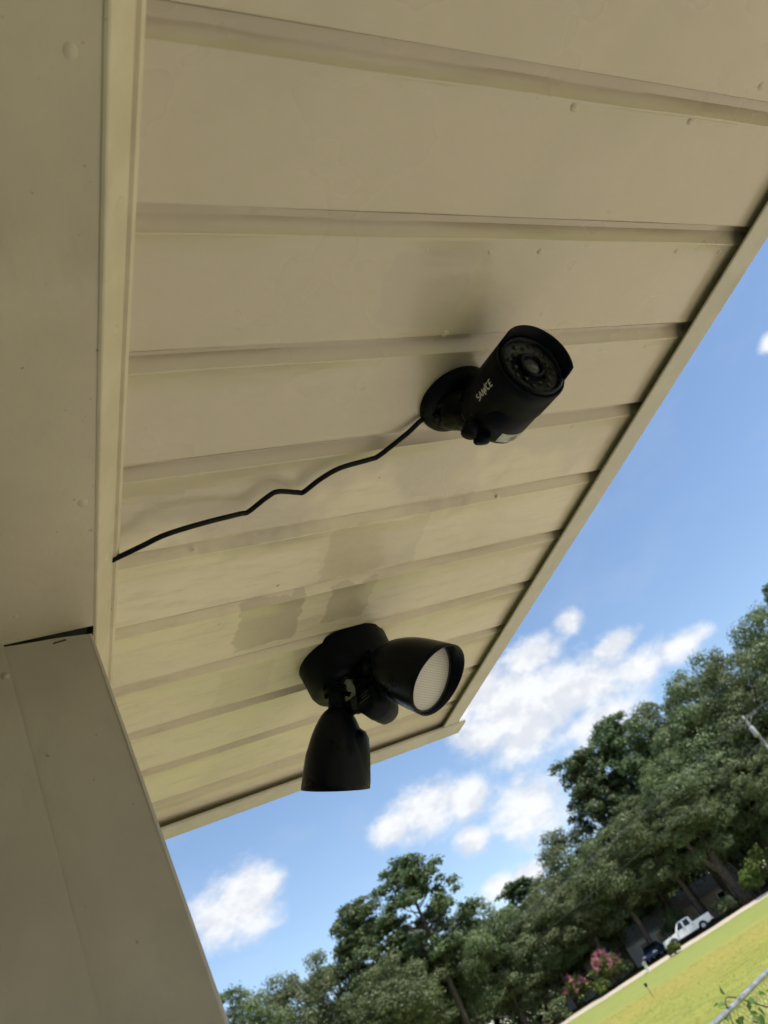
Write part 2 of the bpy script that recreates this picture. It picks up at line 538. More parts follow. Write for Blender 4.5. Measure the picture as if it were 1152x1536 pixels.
def bevel(o, w=0.002, seg=2):
    md = o.modifiers.new('bevel', 'BEVEL')
    md.width = w; md.segments = seg; md.limit_method = 'ANGLE'
    return o


def L(x, y, z):
    """point given from the lens position"""
    return Vector((x, y, z + EYE))


# ------------------------------------------------------------------ ground and road
RA = math.radians(36.2)
SX, SY = math.sin(RA), math.cos(RA)          # direction towards the road
TX, TY = math.cos(RA), -math.sin(RA)         # along the road


def gz(x, y):
    s = x * SX + y * SY
    z = 0.0
    if s > 12: z += 0.0065 * (min(s, 88) - 12)
    if s > 88: z += 0.045 * (min(s, 97) - 88)
    if s > 97: z += 0.012 * (min(s, 180) - 97)
    return z


def rd(s, t):
    return (s * SX + t * TX, s * SY + t * TY)


def polar(az, dist):
    a = math.radians(az)
    return (dist * math.sin(a), dist * math.cos(a))


mb = MB()
ss = [-4000, -1500, -500, -150, -50, 0, 6, 12, 20, 30, 45, 60, 75, 88, 90, 93, 97, 105, 120, 150, 180, 400, 1500, 5000]
ts = [-5000, -2000, -800, -300, -150, -80, -50, -30, -15, 0, 15, 30, 50, 80, 150, 300, 800, 2000, 5000]
vs = []
for s in ss:
    for t in ts:
        x, y = rd(s, t)
        vs.append((x, y, gz(x, y)))
nt_ = len(ts)
fs = [(i * nt_ + j, (i + 1) * nt_ + j, (i + 1) * nt_ + j + 1, i * nt_ + j + 1) for i in range(len(ss) - 1) for j in range(nt_ - 1)]
mb.add(vs, fs)
tag(mb.build('lawn', M['lawn']), kind='structure')


def strip(name, s0, s1, t0, t1, mt, lift, n=40):
    b = MB()
    vs = []
    for i in range(n + 1):
        t = t0 + (t1 - t0) * i / n
        for s in (s0, (s0 + s1) / 2, s1):
            x, y = rd(s + 0.35 * math.sin(t * 0.21) * (1 if s == s0 else 0.3), t)
            vs.append((x, y, gz(x, y) + lift))
    fs = []
    for i in range(n):
        for k in range(2):
            a = i * 3 + k
            fs.append((a, a + 1, a + 4, a + 3))
    b.add(vs, fs)
    return tag(b.build(name, mt), kind='structure')


def pad(name, pts, mt, z):
    b = MB(); b.add([(x, y, z) for x, y in pts], [tuple(range(len(pts)))])
    return tag(b.build(name, mt), kind='structure')


# unseen concrete apron, added and sized to bounce warmer light onto the soffit
pad('bounce_patio', [(0.55, -6.0), (5.6, -6.0), (5.6, 5.3), (-2.5, 2.5), (-2.5, 1.0), (0.55, 1.0)], M['bounce_patio'], 0.02)
strip('road', 88.2, 93.5, -160, 200, M['road'], 0.010)
strip('side_road', 90.2, 94.5, 10.5, 200, M['asphalt'], 0.018)

# ------------------------------------------------------------------ the porch: roof, beam, post, floor, wall
H = 0.45                                   # soffit height above the lens
SP = 0.2383 * H                            # board spacing
Y0 = 0.0177 * H
ZF = H - 0.009                             # underside of the fascia flange
XI, XO = 1.6016 * ZF, 1.680 * ZF
YE_I, YE_O = 1.156, 1.201
XT = 0.2902 * (H - 0.004)
D2 = 0.0297
XB = XT - D2 + 0.004
ZB = H - D2
random.seed(4)

roof = empty('porch_roof', L(0.4, 0.5, H), 0, 'cream painted board soffit and eave of the porch roof, filling the upper picture', 'roof')


def rel(o, root):
    """keep world coordinates of the mesh while parenting it to a moved empty"""
    o.matrix_parent_inverse = Matrix.Translation(-root.location)
    return o


def board_mesh(k, y_end=None):
    """one soffit board: groove, chamfer, bead and a slightly wavy flat"""
    rnd = random.Random(100 + k)
    y = Y0 + SP * k
    w = SP if y_end is None else y_end - y
    g = 0.0075
    prof = [(0.0002, 0.0), (0.0010, g), (0.0095, g + 0.0006), (0.0105, g - 0.0002), (0.0172, 0.0008), (0.0182, -0.0006),
            (0.0196, -0.0008), (0.0212, 0.0), (0.045, 0.0004), (0.075, 0.0005), (w - 0.006, 0.0002), (w - 0.0012, -0.0006), (w, 0.0)]
    nx = 28
    x0, x1 = XT - 0.012, XO - 0.006
    ph = [rnd.uniform(0, 6.28) for _ in range(6)]
    vs = []
    for i in range(nx + 1):
        x = x0 + (x1 - x0) * i / nx
        wav = 0.00045 * math.sin(9 * x + ph[0]) + 0.0003 * math.sin(23 * x + ph[1])
        lip = 0.0005 * math.sin(7 * x + ph[2]) + 0.0003 * math.sin(31 * x + ph[3])
        for j, (dy, dz) in enumerate(prof):
            yy = y + dy + (lip if 2 < j < 8 else 0.0)
            zz = H + dz + (wav * (1.0 if 6 < j < 11 else 0.4))
            vs.append(L(x, yy, zz))
    m_ = len(prof)
    fs = [(i * m_ + j, i * m_ + j + 1, (i + 1) * m_ + j + 1, (i + 1) * m_ + j) for i in range(nx) for j in range(m_ - 1)]
    b = MB(); b.add(vs, fs, True)
    return b


boards = {}
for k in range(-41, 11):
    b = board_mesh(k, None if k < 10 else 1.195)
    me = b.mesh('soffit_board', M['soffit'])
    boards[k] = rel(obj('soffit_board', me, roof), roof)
    md = boards[k].modifiers.new('edges', 'EDGE_SPLIT'); md.split_angle = math.radians(38)

# painted-over nail heads
nail = MB().lathe([(0.0001, -0.0014), (0.0020, -0.0012), (0.0034, -0.0004), (0.0044, 0.0006)], n=12, cap0=False)
nail_me = nail.mesh('nail_head', M['soffit'])
for x, y, s in ((0.4367, 0.1384, 1.2), (0.6203, 0.105, 1.0), (0.3959, 0.3278, 1.1), (0.4103, 0.252, 0.7), (0.4623, 0.2509, 0.9), (0.6299, 0.2493, 0.8),
                (0.6929, 0.2494, 0.7), (0.6634, 0.358, 0.8), (0.5982, 0.358, 0.7), (0.349, 0.2509, 0.6), (0.561, 0.138, 0.8),
                (0.62, 0.462, 0.8), (0.655, 0.565, 0.7), (0.30, 0.64, 0.6), (0.24, 0.685, 0.7), (0.56, 0.56, 0.7), (0.40, 0.135, 0.6), (0.20, 0.555, 0.6)):
    k = int(math.floor((y - Y0) / SP))
    o = obj('nail_head', nail_me, boards[k])
    o.location = L(x, y, H + 0.0002)
    o.scale = (s, s * 0.85, s)


def sheet(pts_a, pts_b, n, thick=None, wob=0.0, seed=1):
    """a folded metal strip running between two end profiles"""
    rnd = random.Random(seed)
    ph = [rnd.uniform(0, 6.28) for _ in range(4)]
    b = MB(); vs = []
    for i in range(n + 1):
        f = i / n
        wv = wob * (math.sin(17 * f + ph[0]) + 0.6 * math.sin(41 * f + ph[1]) + 0.3 * math.sin(97 * f + ph[2]))
        for j, (pa, pb) in enumerate(zip(pts_a, pts_b)):
            p = Vector(pa).lerp(Vector(pb), f)
            q = p + Vector((0, 0, wv * 0.6)) if j else p
            vs.append(L(*q))
    m_ = len(pts_a)
    fs = [(i * m_ + j, (i + 1) * m_ + j, (i + 1) * m_ + j + 1, i * m_ + j + 1) for i in range(n) for j in range(m_ - 1)]
    b.add(vs, fs)
    return b


YB = -4.40
# fascia along the eave: flange under the boards, drip edge, then the upright face
prof = [(XI, 0.0022), (XI, 0.0), (XI + 0.0015, -0.0006), (XO - 0.003, 0.0), (XO, 0.002), (XO + 0.001, 0.02), (XO + 0.001, 0.16)]
fa = sheet([(x, YB, ZF + z) for x, z in prof], [(x, YE_O - 0.001, ZF + z) for x, z in prof], 60, wob=0.0005, seed=2)
rel(fa.build('fascia', M['fascia'], roof), roof)
# fascia across the end of the eave, lapped under the first by a few millimetres
prof = [(YE_I, 0.0012), (YE_I, -0.001), (YE_I + 0.002, -0.0028), (YE_I + 0.006, -0.003), (YE_I + 0.012, -0.0034), (YE_O - 0.002, -0.003), (YE_O + 0.001, 0.0), (YE_O + 0.002, 0.16)]
fa = sheet([(-2.6, y, ZF + z) for y, z in prof], [(XO + 0.012, y, ZF + z) for y, z in prof], 40, wob=0.0006, seed=3)
rel(fa.build('end_fascia', M['fascia'], roof), roof)
# roof deck above, sloping up from the eave
b = MB()
vs = [L(x, y, z) for x, y, z in ((XO + 0.02, YB, H + 0.15), (XO + 0.02, YE_O + 0.02, H + 0.15), (-3.2, YE_O + 0.02, H + 1.35), (-3.2, YB, H + 1.35),
                                 (XO + 0.02, YB, H + 0.18), (XO + 0.02, YE_O + 0.02, H + 0.18), (-3.2, YE_O + 0.02, H + 1.38), (-3.2, YB, H + 1.38))]
b.add(vs, [(3, 2, 1, 0), (4, 5, 6, 7), (0, 1, 5, 4), (1, 2, 6, 5), (2, 3, 7, 6), (3, 0, 4, 7)])
rel(b.build('roof_deck', M['shingle'], roof), roof)
b = MB().add([L(XO - 0.002, YE_O + 0.0, H + 0.15), L(-3.2, YE_O, H + 1.35), L(-3.2, YE_O, H - 0.01), L(XO - 0.002, YE_O, H + 0.10)], [(0, 1, 2, 3)])
rel(b.build('gable_panel', M['wall'], roof), roof)
# porch ceiling inside the beam
b = MB().box(L(-1.6, (YB + 1.0) / 2, H + 0.03), (2.9, 1.0 - YB + 0.3, 0.02))
rel(b.build('porch_ceiling', M['wall'], roof), roof)
# cove trim where the boards meet the beam
prof = [(XB - 0.0008, ZB - 0.0004), (XB + 0.0010, ZB - 0.0014), (XB + 0.0022, ZB - 0.0014), (XT - 0.006, H - 0.0085), (XT - 0.0035, H - 0.0095), (XT - 0.0008, H - 0.0075), (XT, H - 0.004), (XT - 0.001, H + 0.006)]
tr = sheet([(x, YB, z) for x, z in prof], [(x, YE_I - 0.02, z) for x, z in prof], 70, wob=0.0004, seed=5)
tro = rel(tr.build('cove_trim', M['trim'], roof), roof)
dn_me = MB().lathe([(0.0001, -0.0018), (0.003, -0.0014), (0.0048, -0.0004), (0.0056, 0.0008)], n=14).mesh('nail_head', M['trim'])
for y in (0.215, 0.30, 0.52, 0.585, 0.05):
    o = obj('nail_head', dn_me, tro)
    x = (XB + XT) / 2 - 0.001
    o.location = L(x, y, ZB + (x - XB) * 0.93 + 0.0006)
    o.rotation_euler = (0, math.radians(-42), 0)
    o.scale = (0.9, 1.0, 0.9)

# beam
beam = empty('porch_beam', L(-0.05, 0.2, ZB), 0, 'tan metal-wrapped porch beam along the left edge above the post', 'beam')
b = MB()
nx, ny = 10, 60
vs = []
for j in range(ny + 1):
    for i in range(nx + 1):
        x = XB + 0.0012 - 0.20 * i / nx
        y = YB + (0.5955 - YB) * j / ny
        z = ZB + 0.0002 * math.sin(11 * x + 5 * y) + 0.0002 * math.sin(3.1 * y + 1.0) - 0.0002
        vs.append(L(x, y, z))
b.add(vs, [(j * (nx + 1) + i, j * (nx + 1) + i + 1, (j + 1) * (nx + 1) + i + 1, (j + 1) * (nx + 1) + i) for j in range(ny) for i in range(nx)], True)
rel(b.build('underside_wrap', M['beam'], beam), beam)
b = MB().box(L(XB - 0.1005, (YB + 1.12) / 2, ZB + 0.07), (0.194, 1.12 - YB, 0.12))
rel(b.build('beam_core', M['dark_gap'], beam), beam)
b = MB().add([L(XB - 0.2010, YB, ZB), L(XB - 0.2010, 0.5955, ZB), L(XB - 0.2010, 0.5955, ZB + 0.14), L(XB - 0.2010, YB, ZB + 0.14)], [(0, 1, 2, 3)])
rel(b.build('inner_wrap', M['beam'], beam), beam)
bn_me = MB().lathe([(0.0001, -0.0016), (0.003, -0.0013), (0.005, -0.0003), (0.0062, 0.0008)], n=14).mesh('nail_head', M['beam'])
for x, y, s in ((0.088, 0.135, 0.9), (0.094, 0.440, 1.15), (0.040, 0.20, 0.8), (0.042, 0.56, 0.8)):
    o = obj('nail_head', bn_me, beam)
    o.location = Vector(L(x, y, ZB + 0.0004)) - beam.location
    o.scale = (s * 0.8, s * 0.95, s * 0.6)

# post: two folded metal faces, leaning out a little towards the foot
LEAN_X, LEAN_Y = -0.0211, 0.0696
post = empty('porch_post', L(0.06, 0.62, -EYE), 0, 'grey-tan metal-wrapped porch post below the dark joint at lower left', 'post')


def pp(x, y, drop):
    """point of the post at a given drop below its top"""
    return L(x - LEAN_X * drop, y - LEAN_Y * drop, ZB - drop)


def post_face(x0, x1, y, top0, top1, drop, n, seed, bow=0.0006):
    rnd = random.Random(seed); ph = rnd.uniform(0, 6)
    b = MB(); vs = []
    nxs = 8
    for j in range(n + 1):
        for i in range(nxs + 1):
            f = i / nxs
            t0 = top0 + (top1 - top0) * f
            dd = t0 + (drop - t0) * j / n
            p = pp(x0 + (x1 - x0) * f, y, dd)
            p.y += bow * math.sin(6 * f + 9 * dd + ph)
            vs.append(p)
    m_ = nxs + 1
    b.add(vs, [(j * m_ + i, j * m_ + i + 1, (j + 1) * m_ + i + 1, (j + 1) * m_ + i) for j in range(n) for i in range(nxs)], True)
    return b


FOOT = ZB + EYE - 0.001
px1 = 0.1005
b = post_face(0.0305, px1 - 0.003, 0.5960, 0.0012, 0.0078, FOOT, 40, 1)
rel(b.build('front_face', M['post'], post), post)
# rounded outer corner and the outer side
b = MB(); vs = []
arc = [(px1 - 0.003, 0.5960), (px1 - 0.0009, 0.5969), (px1, 0.5990), (px1, 0.70)]
for dd in (0.0078, FOOT):
    vs += [pp(x, y, dd) for x, y in arc]
b.add(vs, [(j, j + 1, 4 + j + 1, 4 + j) for j in range(3)], True)
rel(b.build('outer_side', M['post'], post), post)
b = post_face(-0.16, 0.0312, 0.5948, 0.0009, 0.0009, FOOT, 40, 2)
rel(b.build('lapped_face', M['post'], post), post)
b = MB().box((0, 0, 0), (0.17, 0.07, FOOT - 0.05))
core = b.build('post_core', M['dark_gap'], post)
mid = pp(-0.02, 0.665, (FOOT + 0.012) / 2)
core.location = mid - post.location
core.rotation_euler = (-math.atan(LEAN_Y), 0, 0)
b = MB().lathe([(0.0001, 0.0022), (0.0022, 0.0020), (0.0030, 0.0012), (0.0031, 0.0), (0.0050, -0.0004)], (pp(0.0270, 0.5946, 0.033), Vector((0, -1, 0)), Vector((1, 0, 0))), 12)
rel(b.build('screw_head', M['post'], post), post)
b = MB().box(pp(0.073, 0.5953, 0.0098), (0.0105, 0.0012, 0.0010), Matrix.Rotation(math.radians(-5), 3, 'Y'))
rel(b.build('chip_mark', M['dark_gap'], post), post)

# floor and house wall of the porch
b = MB().box((-1.7, (YB + 0.75) / 2, 0.06), (3.7, 0.75 - YB, 0.12))
tag(b.build('porch_floor', M['concrete']), kind='structure')
b = MB().box((-3.35, -1.6, 1.8), (0.2, 6.0, 3.6))
tag(b.build('house_wall', M['wall']), kind='structure')

# ------------------------------------------------------------------ bullet camera
A = Vector((0.0231, -0.9635, -0.2668)).normalized()
VIS = Vector((0.85, -0.12, 0.52))
Cc = L(0.4418, 0.3482, 0.3951)
cam_root = empty('security_camera', L(0.437, 0.402, H), 0, 'small black bullet security camera mounted on the soffit boards', 'security camera')


def cpart(name, b, mt):
    return rel(b.build(name, mt, cam_root), cam_root)


R0 = 0.0330
fr = (Cc, A, VIS)
# base disc screwed to the soffit
cpart('mount_base', MB().lathe([(0.0365, 0.004), (0.0365, -0.004), (0.0345, -0.0090), (0.027, -0.0115), (0.014, -0.0125), (0.0001, -0.0125)],
                               (L(0.434, 0.401, H), Vector((0, 0, 1)), Vector((1, 0, 0))), 40), M['black'])
# lumpy sealant smeared over the foot
random.seed(11)


def blob(c, r, sc, seed, amp=0.16, n=26, mseg=16):
    rnd = random.Random(seed)
    ws = [(Vector((rnd.uniform(-1, 1), rnd.uniform(-1, 1), rnd.uniform(-1, 1))) * rnd.uniform(2, 7), rnd.uniform(0, 6.28)) for _ in range(9)]
    vs = []; fs = []
    for j in range(mseg + 1):
        th = math.pi * j / mseg
        for i in range(n):
            ph = 2 * math.pi * i / n
            d = Vector((math.sin(th) * math.cos(ph), math.sin(th) * math.sin(ph), math.cos(th)))
            k = 1 + amp * sum(math.sin(w.dot(d) + p) for w, p in ws) / 4
            vs.append(c + Vector((d.x * sc[0], d.y * sc[1], d.z * sc[2])) * r * k)
    for j in range(mseg):
        for i in range(n):
            q = (i + 1) % n
            fs.append((j * n + i, (j + 1) * n + i, (j + 1) * n + q, j * n + q))
    b = MB(); b.add(vs, fs, True)
    return b


sb = blob(L(0.4365, 0.400, H - 0.016), 0.024, (1.2, 1.05, 0.8), 3, 0.12)
for i, (dx, dy, dz, r, sx) in enumerate(((0.012, -0.006, -0.024, 0.012, 1.2), (-0.006, -0.012, -0.026, 0.012, 1.0), (0.004, 0.010, -0.018, 0.014, 1.2),
                                         (0.018, 0.004, -0.014, 0.010, 1.1), (-0.016, 0.012, -0.012, 0.011, 1.3), (-0.020, -0.002, -0.010, 0.010, 1.0))):
    t = blob(L(0.4365 + dx, 0.398 + dy, H + dz), r, (sx, 1.0, 0.8), 20 + i, 0.25, 18, 10)
    sb.add(t.v, t.f, True)
cpart('sealant', sb, M['seal'])
cpart('arm', MB().tube([L(0.436, 0.400, H - 0.012), L(0.4385, 0.394, H - 0.032), Cc - A * 0.026], [0.021, 0.020, 0.021], 24), M['black'])
# body: rear cap, shell with the longer hood on its upper side, face
cpart('rear_cap', MB().lathe([(0.0001, -0.0445), (0.018, -0.0443), (0.0275, -0.0425), (0.0315, -0.039), (0.0323, -0.034), (0.0323, 0.004), (0.0302, 0.005)], fr, 48), M['black_gloss'])


def hood(a, k):
    # hood covers a bit less than the upper half and ends in a rounded notch;
    # underneath the shell is cut short and the rear housing shows
    c = math.cos(a - 0.33)
    h = max(0.0, min(1.0, (c - 0.16) / 0.08))
    h = h * h * (3 - 2 * h)
    if k in (5, 6, 7):
        return 0.0135 * h - 0.0045
    if k < 3:
        q = max(0.0, min(1.0, (math.cos(a - 1.42 * math.pi) + 0.10) / 0.5))
        return -0.010 + 0.026 * q * q * (3 - 2 * q)
    return 0.0


cpart('body_shell', MB().lathe([(0.0312, -0.0175), (0.0327, -0.0172), (R0, -0.0165), (R0, 0.012), (R0, 0.02), (R0, 0.0335), (R0 - 0.0008, 0.0344), (R0 - 0.0026, 0.0340), (R0 - 0.0030, 0.022)],
                              fr, 128, off=hood), M['black'])
cpart('front_bezel', MB().lathe([(R0 - 0.0032, 0.026), (R0 - 0.0032, 0.0322), (R0 - 0.0045, 0.0332), (R0 - 0.0062, 0.0326), (R0 - 0.0075, 0.0295)], fr, 64), M['black_gloss'])
cpart('face_plate', MB().lathe([(R0 - 0.0072, 0.0296), (0.012, 0.0296), (0.0119, 0.026)], fr, 64), M['faceplate'])
lensr = cpart('lens_barrel', MB().lathe([(0.0122, 0.029), (0.0120, 0.0325), (0.0108, 0.0333), (0.0092, 0.0325), (0.0085, 0.0295)], fr, 40), M['black_gloss'])
o = MB().lathe([(0.0088, 0.0298), (0.0070, 0.0312), (0.0040, 0.0321), (0.0001, 0.0324)], fr, 32).build('lens', M['lens_glass'], lensr)
Xv = (VIS - VIS.dot(A) * A).normalized(); Yv = A.cross(Xv)
b = MB()
for i in range(16):
    a = 2 * math.pi * (i + 0.5) / 16
    rr = 0.0182 + (0.0028 if i % 2 else -0.0012)
    p = Cc + A * 0.0296 + (Xv * math.cos(a) + Yv * math.sin(a)) * rr
    b.lathe([(0.0021, 0.0), (0.0020, 0.0008), (0.0013, 0.0015), (0.0001, 0.0018)], (p, A, Xv), 10)
tag(cpart('infrared_leds', b, M['led']), kind='stuff')
# adjusting knobs below the rear
kp = L(0.4185, 0.3890, 0.3735)
cpart('knob', MB().lathe([(0.0001, -0.001), (0.0062, -0.001), (0.0072, 0.0005), (0.0072, 0.009), (0.006, 0.0105), (0.0001, 0.0108)],
                         (Cc - A * 0.036 + Vector((-0.032, 0.0, -0.014)), Vector((-0.55, 0.45, -0.70)), A), 20), M['black'])
cpart('cable_gland', MB().lathe([(0.0052, -0.006), (0.0055, 0.006), (0.0072, 0.0065), (0.0072, 0.011), (0.0058, 0.0125), (0.0001, 0.0127)],
                                (Cc - A * 0.0385 + Vector((-0.023, 0.0, -0.0185)), Vector((-0.15, 0.55, -0.75)), A), 18), M['black'])
# screw boss on the outer side
cpart('boss', blob(Cc - A * 0.014 + Vector((0.028, 0, -0.0175)), 0.0042, (1.0, 1.7, 1.0), 8, 0.05, 14, 10), M['black_gloss'])


def on_body(u, arc, n0, r):
    """point on the cylinder: u along the axis, arc length round it from direction n0"""
    n0 = (n0 - n0.dot(A) * A).normalized()
    v = n0.cross(A)                       # with reading direction +A: v = n x u
    th = arc / r
    n = n0 * math.cos(th) + v * math.sin(th)
    return Cc + A * u + n * r


def wrap_strokes(strokes, u0, n0, scale, wdt, r, seg=6):
    b = MB()
    for st in strokes:
        pts = []
        for (p, q) in zip(st[:-1], st[1:]):
            for k in range(seg):
                f = k / seg
                pts.append((p[0] + (q[0] - p[0]) * f, p[1] + (q[1] - p[1]) * f))
        pts.append(st[-1])
        vs = []; fs = []
        for k, p in enumerate(pts):
            a = pts[max(0, k - 1)]; c = pts[min(len(pts) - 1, k + 1)]
            dx, dy = c[0] - a[0], c[1] - a[1]
            ln = math.hypot(dx, dy) or 1
            nx, ny = -dy / ln * wdt / 2, dx / ln * wdt / 2
            for sgn in (-1, 1):
                vs.append(on_body(u0 + (p[0] + sgn * nx) * scale, (p[1] + sgn * ny) * scale, n0, r))
        for k in range(len(pts) - 1):
            fs.append((2 * k, 2 * k + 2, 2 * k + 3, 2 * k + 1))
        b.add(vs, fs)
    return b


def arcp(cx, cy, rx_, ry_, a0, a1, n=10):
    return [(cx + rx_ * math.cos(math.radians(a0 + (a1 - a0) * i / n)), cy + ry_ * math.sin(math.radians(a0 + (a1 - a0) * i / n))) for i in range(n + 1)]


strokes = [arcp(0.28, 0.74, 0.24, 0.22, 40, 270, 10) + arcp(0.28, 0.26, 0.24, 0.26, 90, -140, 10)[1:],      # S
           [(0.72, 0.0), (1.02, 1.0), (1.32, 0.0)], [(0.84, 0.33), (1.20, 0.33)],                             # A
           [(1.50, 0.0), (1.62, 0.98), (2.00, -0.22), (2.02, -0.20)], [(1.96, -0.2), (2.10, 0.85), (2.30, 0.05), (2.58, 1.24)],   # the joined double N
           arcp(3.02, 0.5, 0.30, 0.50, 50, 310, 12),                                                          # C
           [(3.98, 1.0), (3.52, 1.0), (3.52, 0.0), (3.98, 0.0)], [(3.52, 0.5), (3.90, 0.5)]]                  # E
NT0 = Vector((-0.9928, 0.0093, -0.1197))
cpart('lettering', wrap_strokes(strokes, -0.0100, NT0, 0.0058, 0.20, R0 + 0.00025), M['print'])


def patch(u0, u1, a0, a1, n0, r, n=10):
    b = MB(); vs = []
    for i in range(n + 1):
        for j in range(4):
            vs.append(on_body(u0 + (u1 - u0) * j / 3, a0 + (a1 - a0) * i / n, n0, r))
    b.add(vs, [(i * 4 + j, i * 4 + j + 1, i * 4 + j + 5, i * 4 + j + 4) for i in range(n) for j in range(3)], True)
    return b


NS = Vector((-0.05, 0.26, -0.96))
st = cpart('sticker', patch(-0.0355, -0.0235, -0.012, 0.011, NS, 0.0323 + 0.0003), M['sticker'])
o = patch(-0.0330, -0.0265, -0.008, -0.001, NS, 0.0323 + 0.0006).build('sticker_print', M['sticker_ink'], st)

# ------------------------------------------------------------------ cable
cp = [(0.432, 0.434, 0.443), (0.409, 0.424, 0.446), (0.395, 0.440, 0.444), (0.372, 0.464, 0.442), (0.362, 0.468, 0.442), (0.331, 0.474, 0.442), (0.312, 0.486, 0.442), (0.299, 0.499, 0.443), (0.293, 0.4985, 0.444),
      (0.272, 0.493, 0.443), (0.262, 0.498, 0.441), (0.246, 0.514, 0.441), (0.238, 0.515, 0.440), (0.205, 0.519, 0.436), (0.171, 0.526, 0.434), (0.150, 0.536, 0.436), (0.131, 0.545, 0.440), (0.118, 0.551, 0.4465)]


def smooth_path(pts, n=5):
    out = []
    P_ = [Vector(p) for p in pts]
    for i in range(len(P_) - 1):
        p0 = P_[max(0, i - 1)]; p1 = P_[i]; p2 = P_[i + 1]; p3 = P_[min(len(P_) - 1, i + 2)]
        for k in range(n):
            t = k / n
            out.append(0.5 * ((2 * p1) + (p2 - p0) * t + (2 * p0 - 5 * p1 + 4 * p2 - p3) * t * t + (3 * p1 - p0 - 3 * p2 + p3) * t ** 3))
    out.append(P_[-1])
    return out


cw = [Vector((x * z / 0.45, y * z / 0.45, z)) for x, y, z in cp]
cable = MB().tube([L(*p) for p in smooth_path(cw)], 0.0024, 10)
co_ = cable.build('cable', M['cable'])
tag(co_, 'thin black cable kinked across the boards from camera to beam', 'cable')
# ------------------------------------------------------------------ flood light
fl = empty('flood_light', L(0.424, 0.823, H), 0, 'black twin-head motion flood light fixed under the eave', 'flood light')


def fpart(name, b, mt, parent=None):
    o = b.build(name, mt, parent or fl)
    if parent is None:
        o.matrix_parent_inverse = Matrix.Translation(-fl.location)
    return o


ZU = Vector((0, 0, 1))
fpart('base', MB().lathe([(0.0615, 0.003), (0.0615, -0.002), (0.0600, -0.034), (0.0575, -0.0395), (0.050, -0.0415), (0.0001, -0.0425)],
                         (L(0.424, 0.823, H), ZU, Vector((1, 0, 0))), 56), M['black'])
fpart('base_plate', MB().box(L(0.424, 0.823, H - 0.0445), (0.062, 0.030, 0.006), Matrix.Rotation(0.35, 3, 'Z')), M['grey_plastic'])


def rib_ring(b, fr_, r, t0, n):
    for i in range(n):
        b.lathe([(r - 0.002, t0 + i * 0.0042), (r, t0 + i * 0.0042 + 0.0008), (r, t0 + i * 0.0042 + 0.0026), (r - 0.002, t0 + i * 0.0042 + 0.0034)], fr_, 24)
    return b


def head(neck, axis, vis, length, rmax, lens_t, visor, joint_from, shape, label):
    axis = axis.normalized()
    fr_ = (neck, axis, vis)
    ctrl = shape + [(1.0, 1.0)]
    prof = [(0.0125, -0.002)]
    for i in range(len(ctrl) - 1):
        p0 = ctrl[max(0, i - 1)]; p1 = ctrl[i]; p2 = ctrl[i + 1]; p3 = ctrl[min(len(ctrl) - 1, i + 2)]
        for k in range(4):
            t = k / 4
            cr = [0.5 * (2 * p1[j] + (p2[j] - p0[j]) * t + (2 * p0[j] - 5 * p1[j] + 4 * p2[j] - p3[j]) * t * t + (3 * p1[j] - p0[j] - 3 * p2[j] + p3[j]) * t ** 3) for j in (0, 1)]
            prof.append((cr[0] * rmax, cr[1] * length))
    nb = len(prof)
    prof += [(rmax, length), (rmax - 0.0005, length + 0.0006), (rmax - 0.0022, length), (rmax - 0.004, lens_t - 0.004)]

    def off(a, k):
        f = (0.5 + 0.5 * math.cos(a)) ** 1.2
        if nb <= k < nb + 3: w = 1.0
        elif k < nb: w = max(0.0, (prof[k][1] / length - 0.6) / 0.4) ** 2
        else: w = 0.0
        return visor * f * w
    h = fpart('lamp_head', MB().lathe(prof, fr_, 64, cap0=True, off=off), M['black_gloss'])
    h['label'] = label
    ax_x = (vis - vis.dot(axis) * axis).normalized()
    lensb = MB().lathe([(rmax - 0.0045, 0.0), (rmax * 0.72, 0.0018), (rmax * 0.4, 0.0032), (0.0001, 0.0040)], None, 48)
    lo = obj('lens', lensb.mesh('lens', M['prism_lens']), h)
    yv = axis.cross(ax_x)
    mm = Matrix.Identity(4)
    pos = neck + axis * lens_t
    for i in range(3):
        mm[i][0] = ax_x[i]; mm[i][1] = yv[i]; mm[i][2] = axis[i]; mm[i][3] = pos[i]
    lo.matrix_basis = mm
    fpart('lens_rim', MB().lathe([(rmax - 0.0022, lens_t - 0.001), (rmax - 0.003, lens_t + 0.0016), (rmax - 0.0052, lens_t + 0.0014), (rmax - 0.0055, lens_t - 0.001)], fr_, 48), M['grey_plastic'], h)
    # neck: threaded knuckle between base and head
    jf = joint_from
    b = MB().tube([jf, jf.lerp(neck, 0.5), neck + axis * 0.004], [0.0115, 0.0105, 0.0125], 20)
    ja = (neck - jf).normalized()
    rib_ring(b, (jf, ja, ax_x), 0.0145, 0.001, 3)
    fpart('knuckle', b, M['black'])
    return h


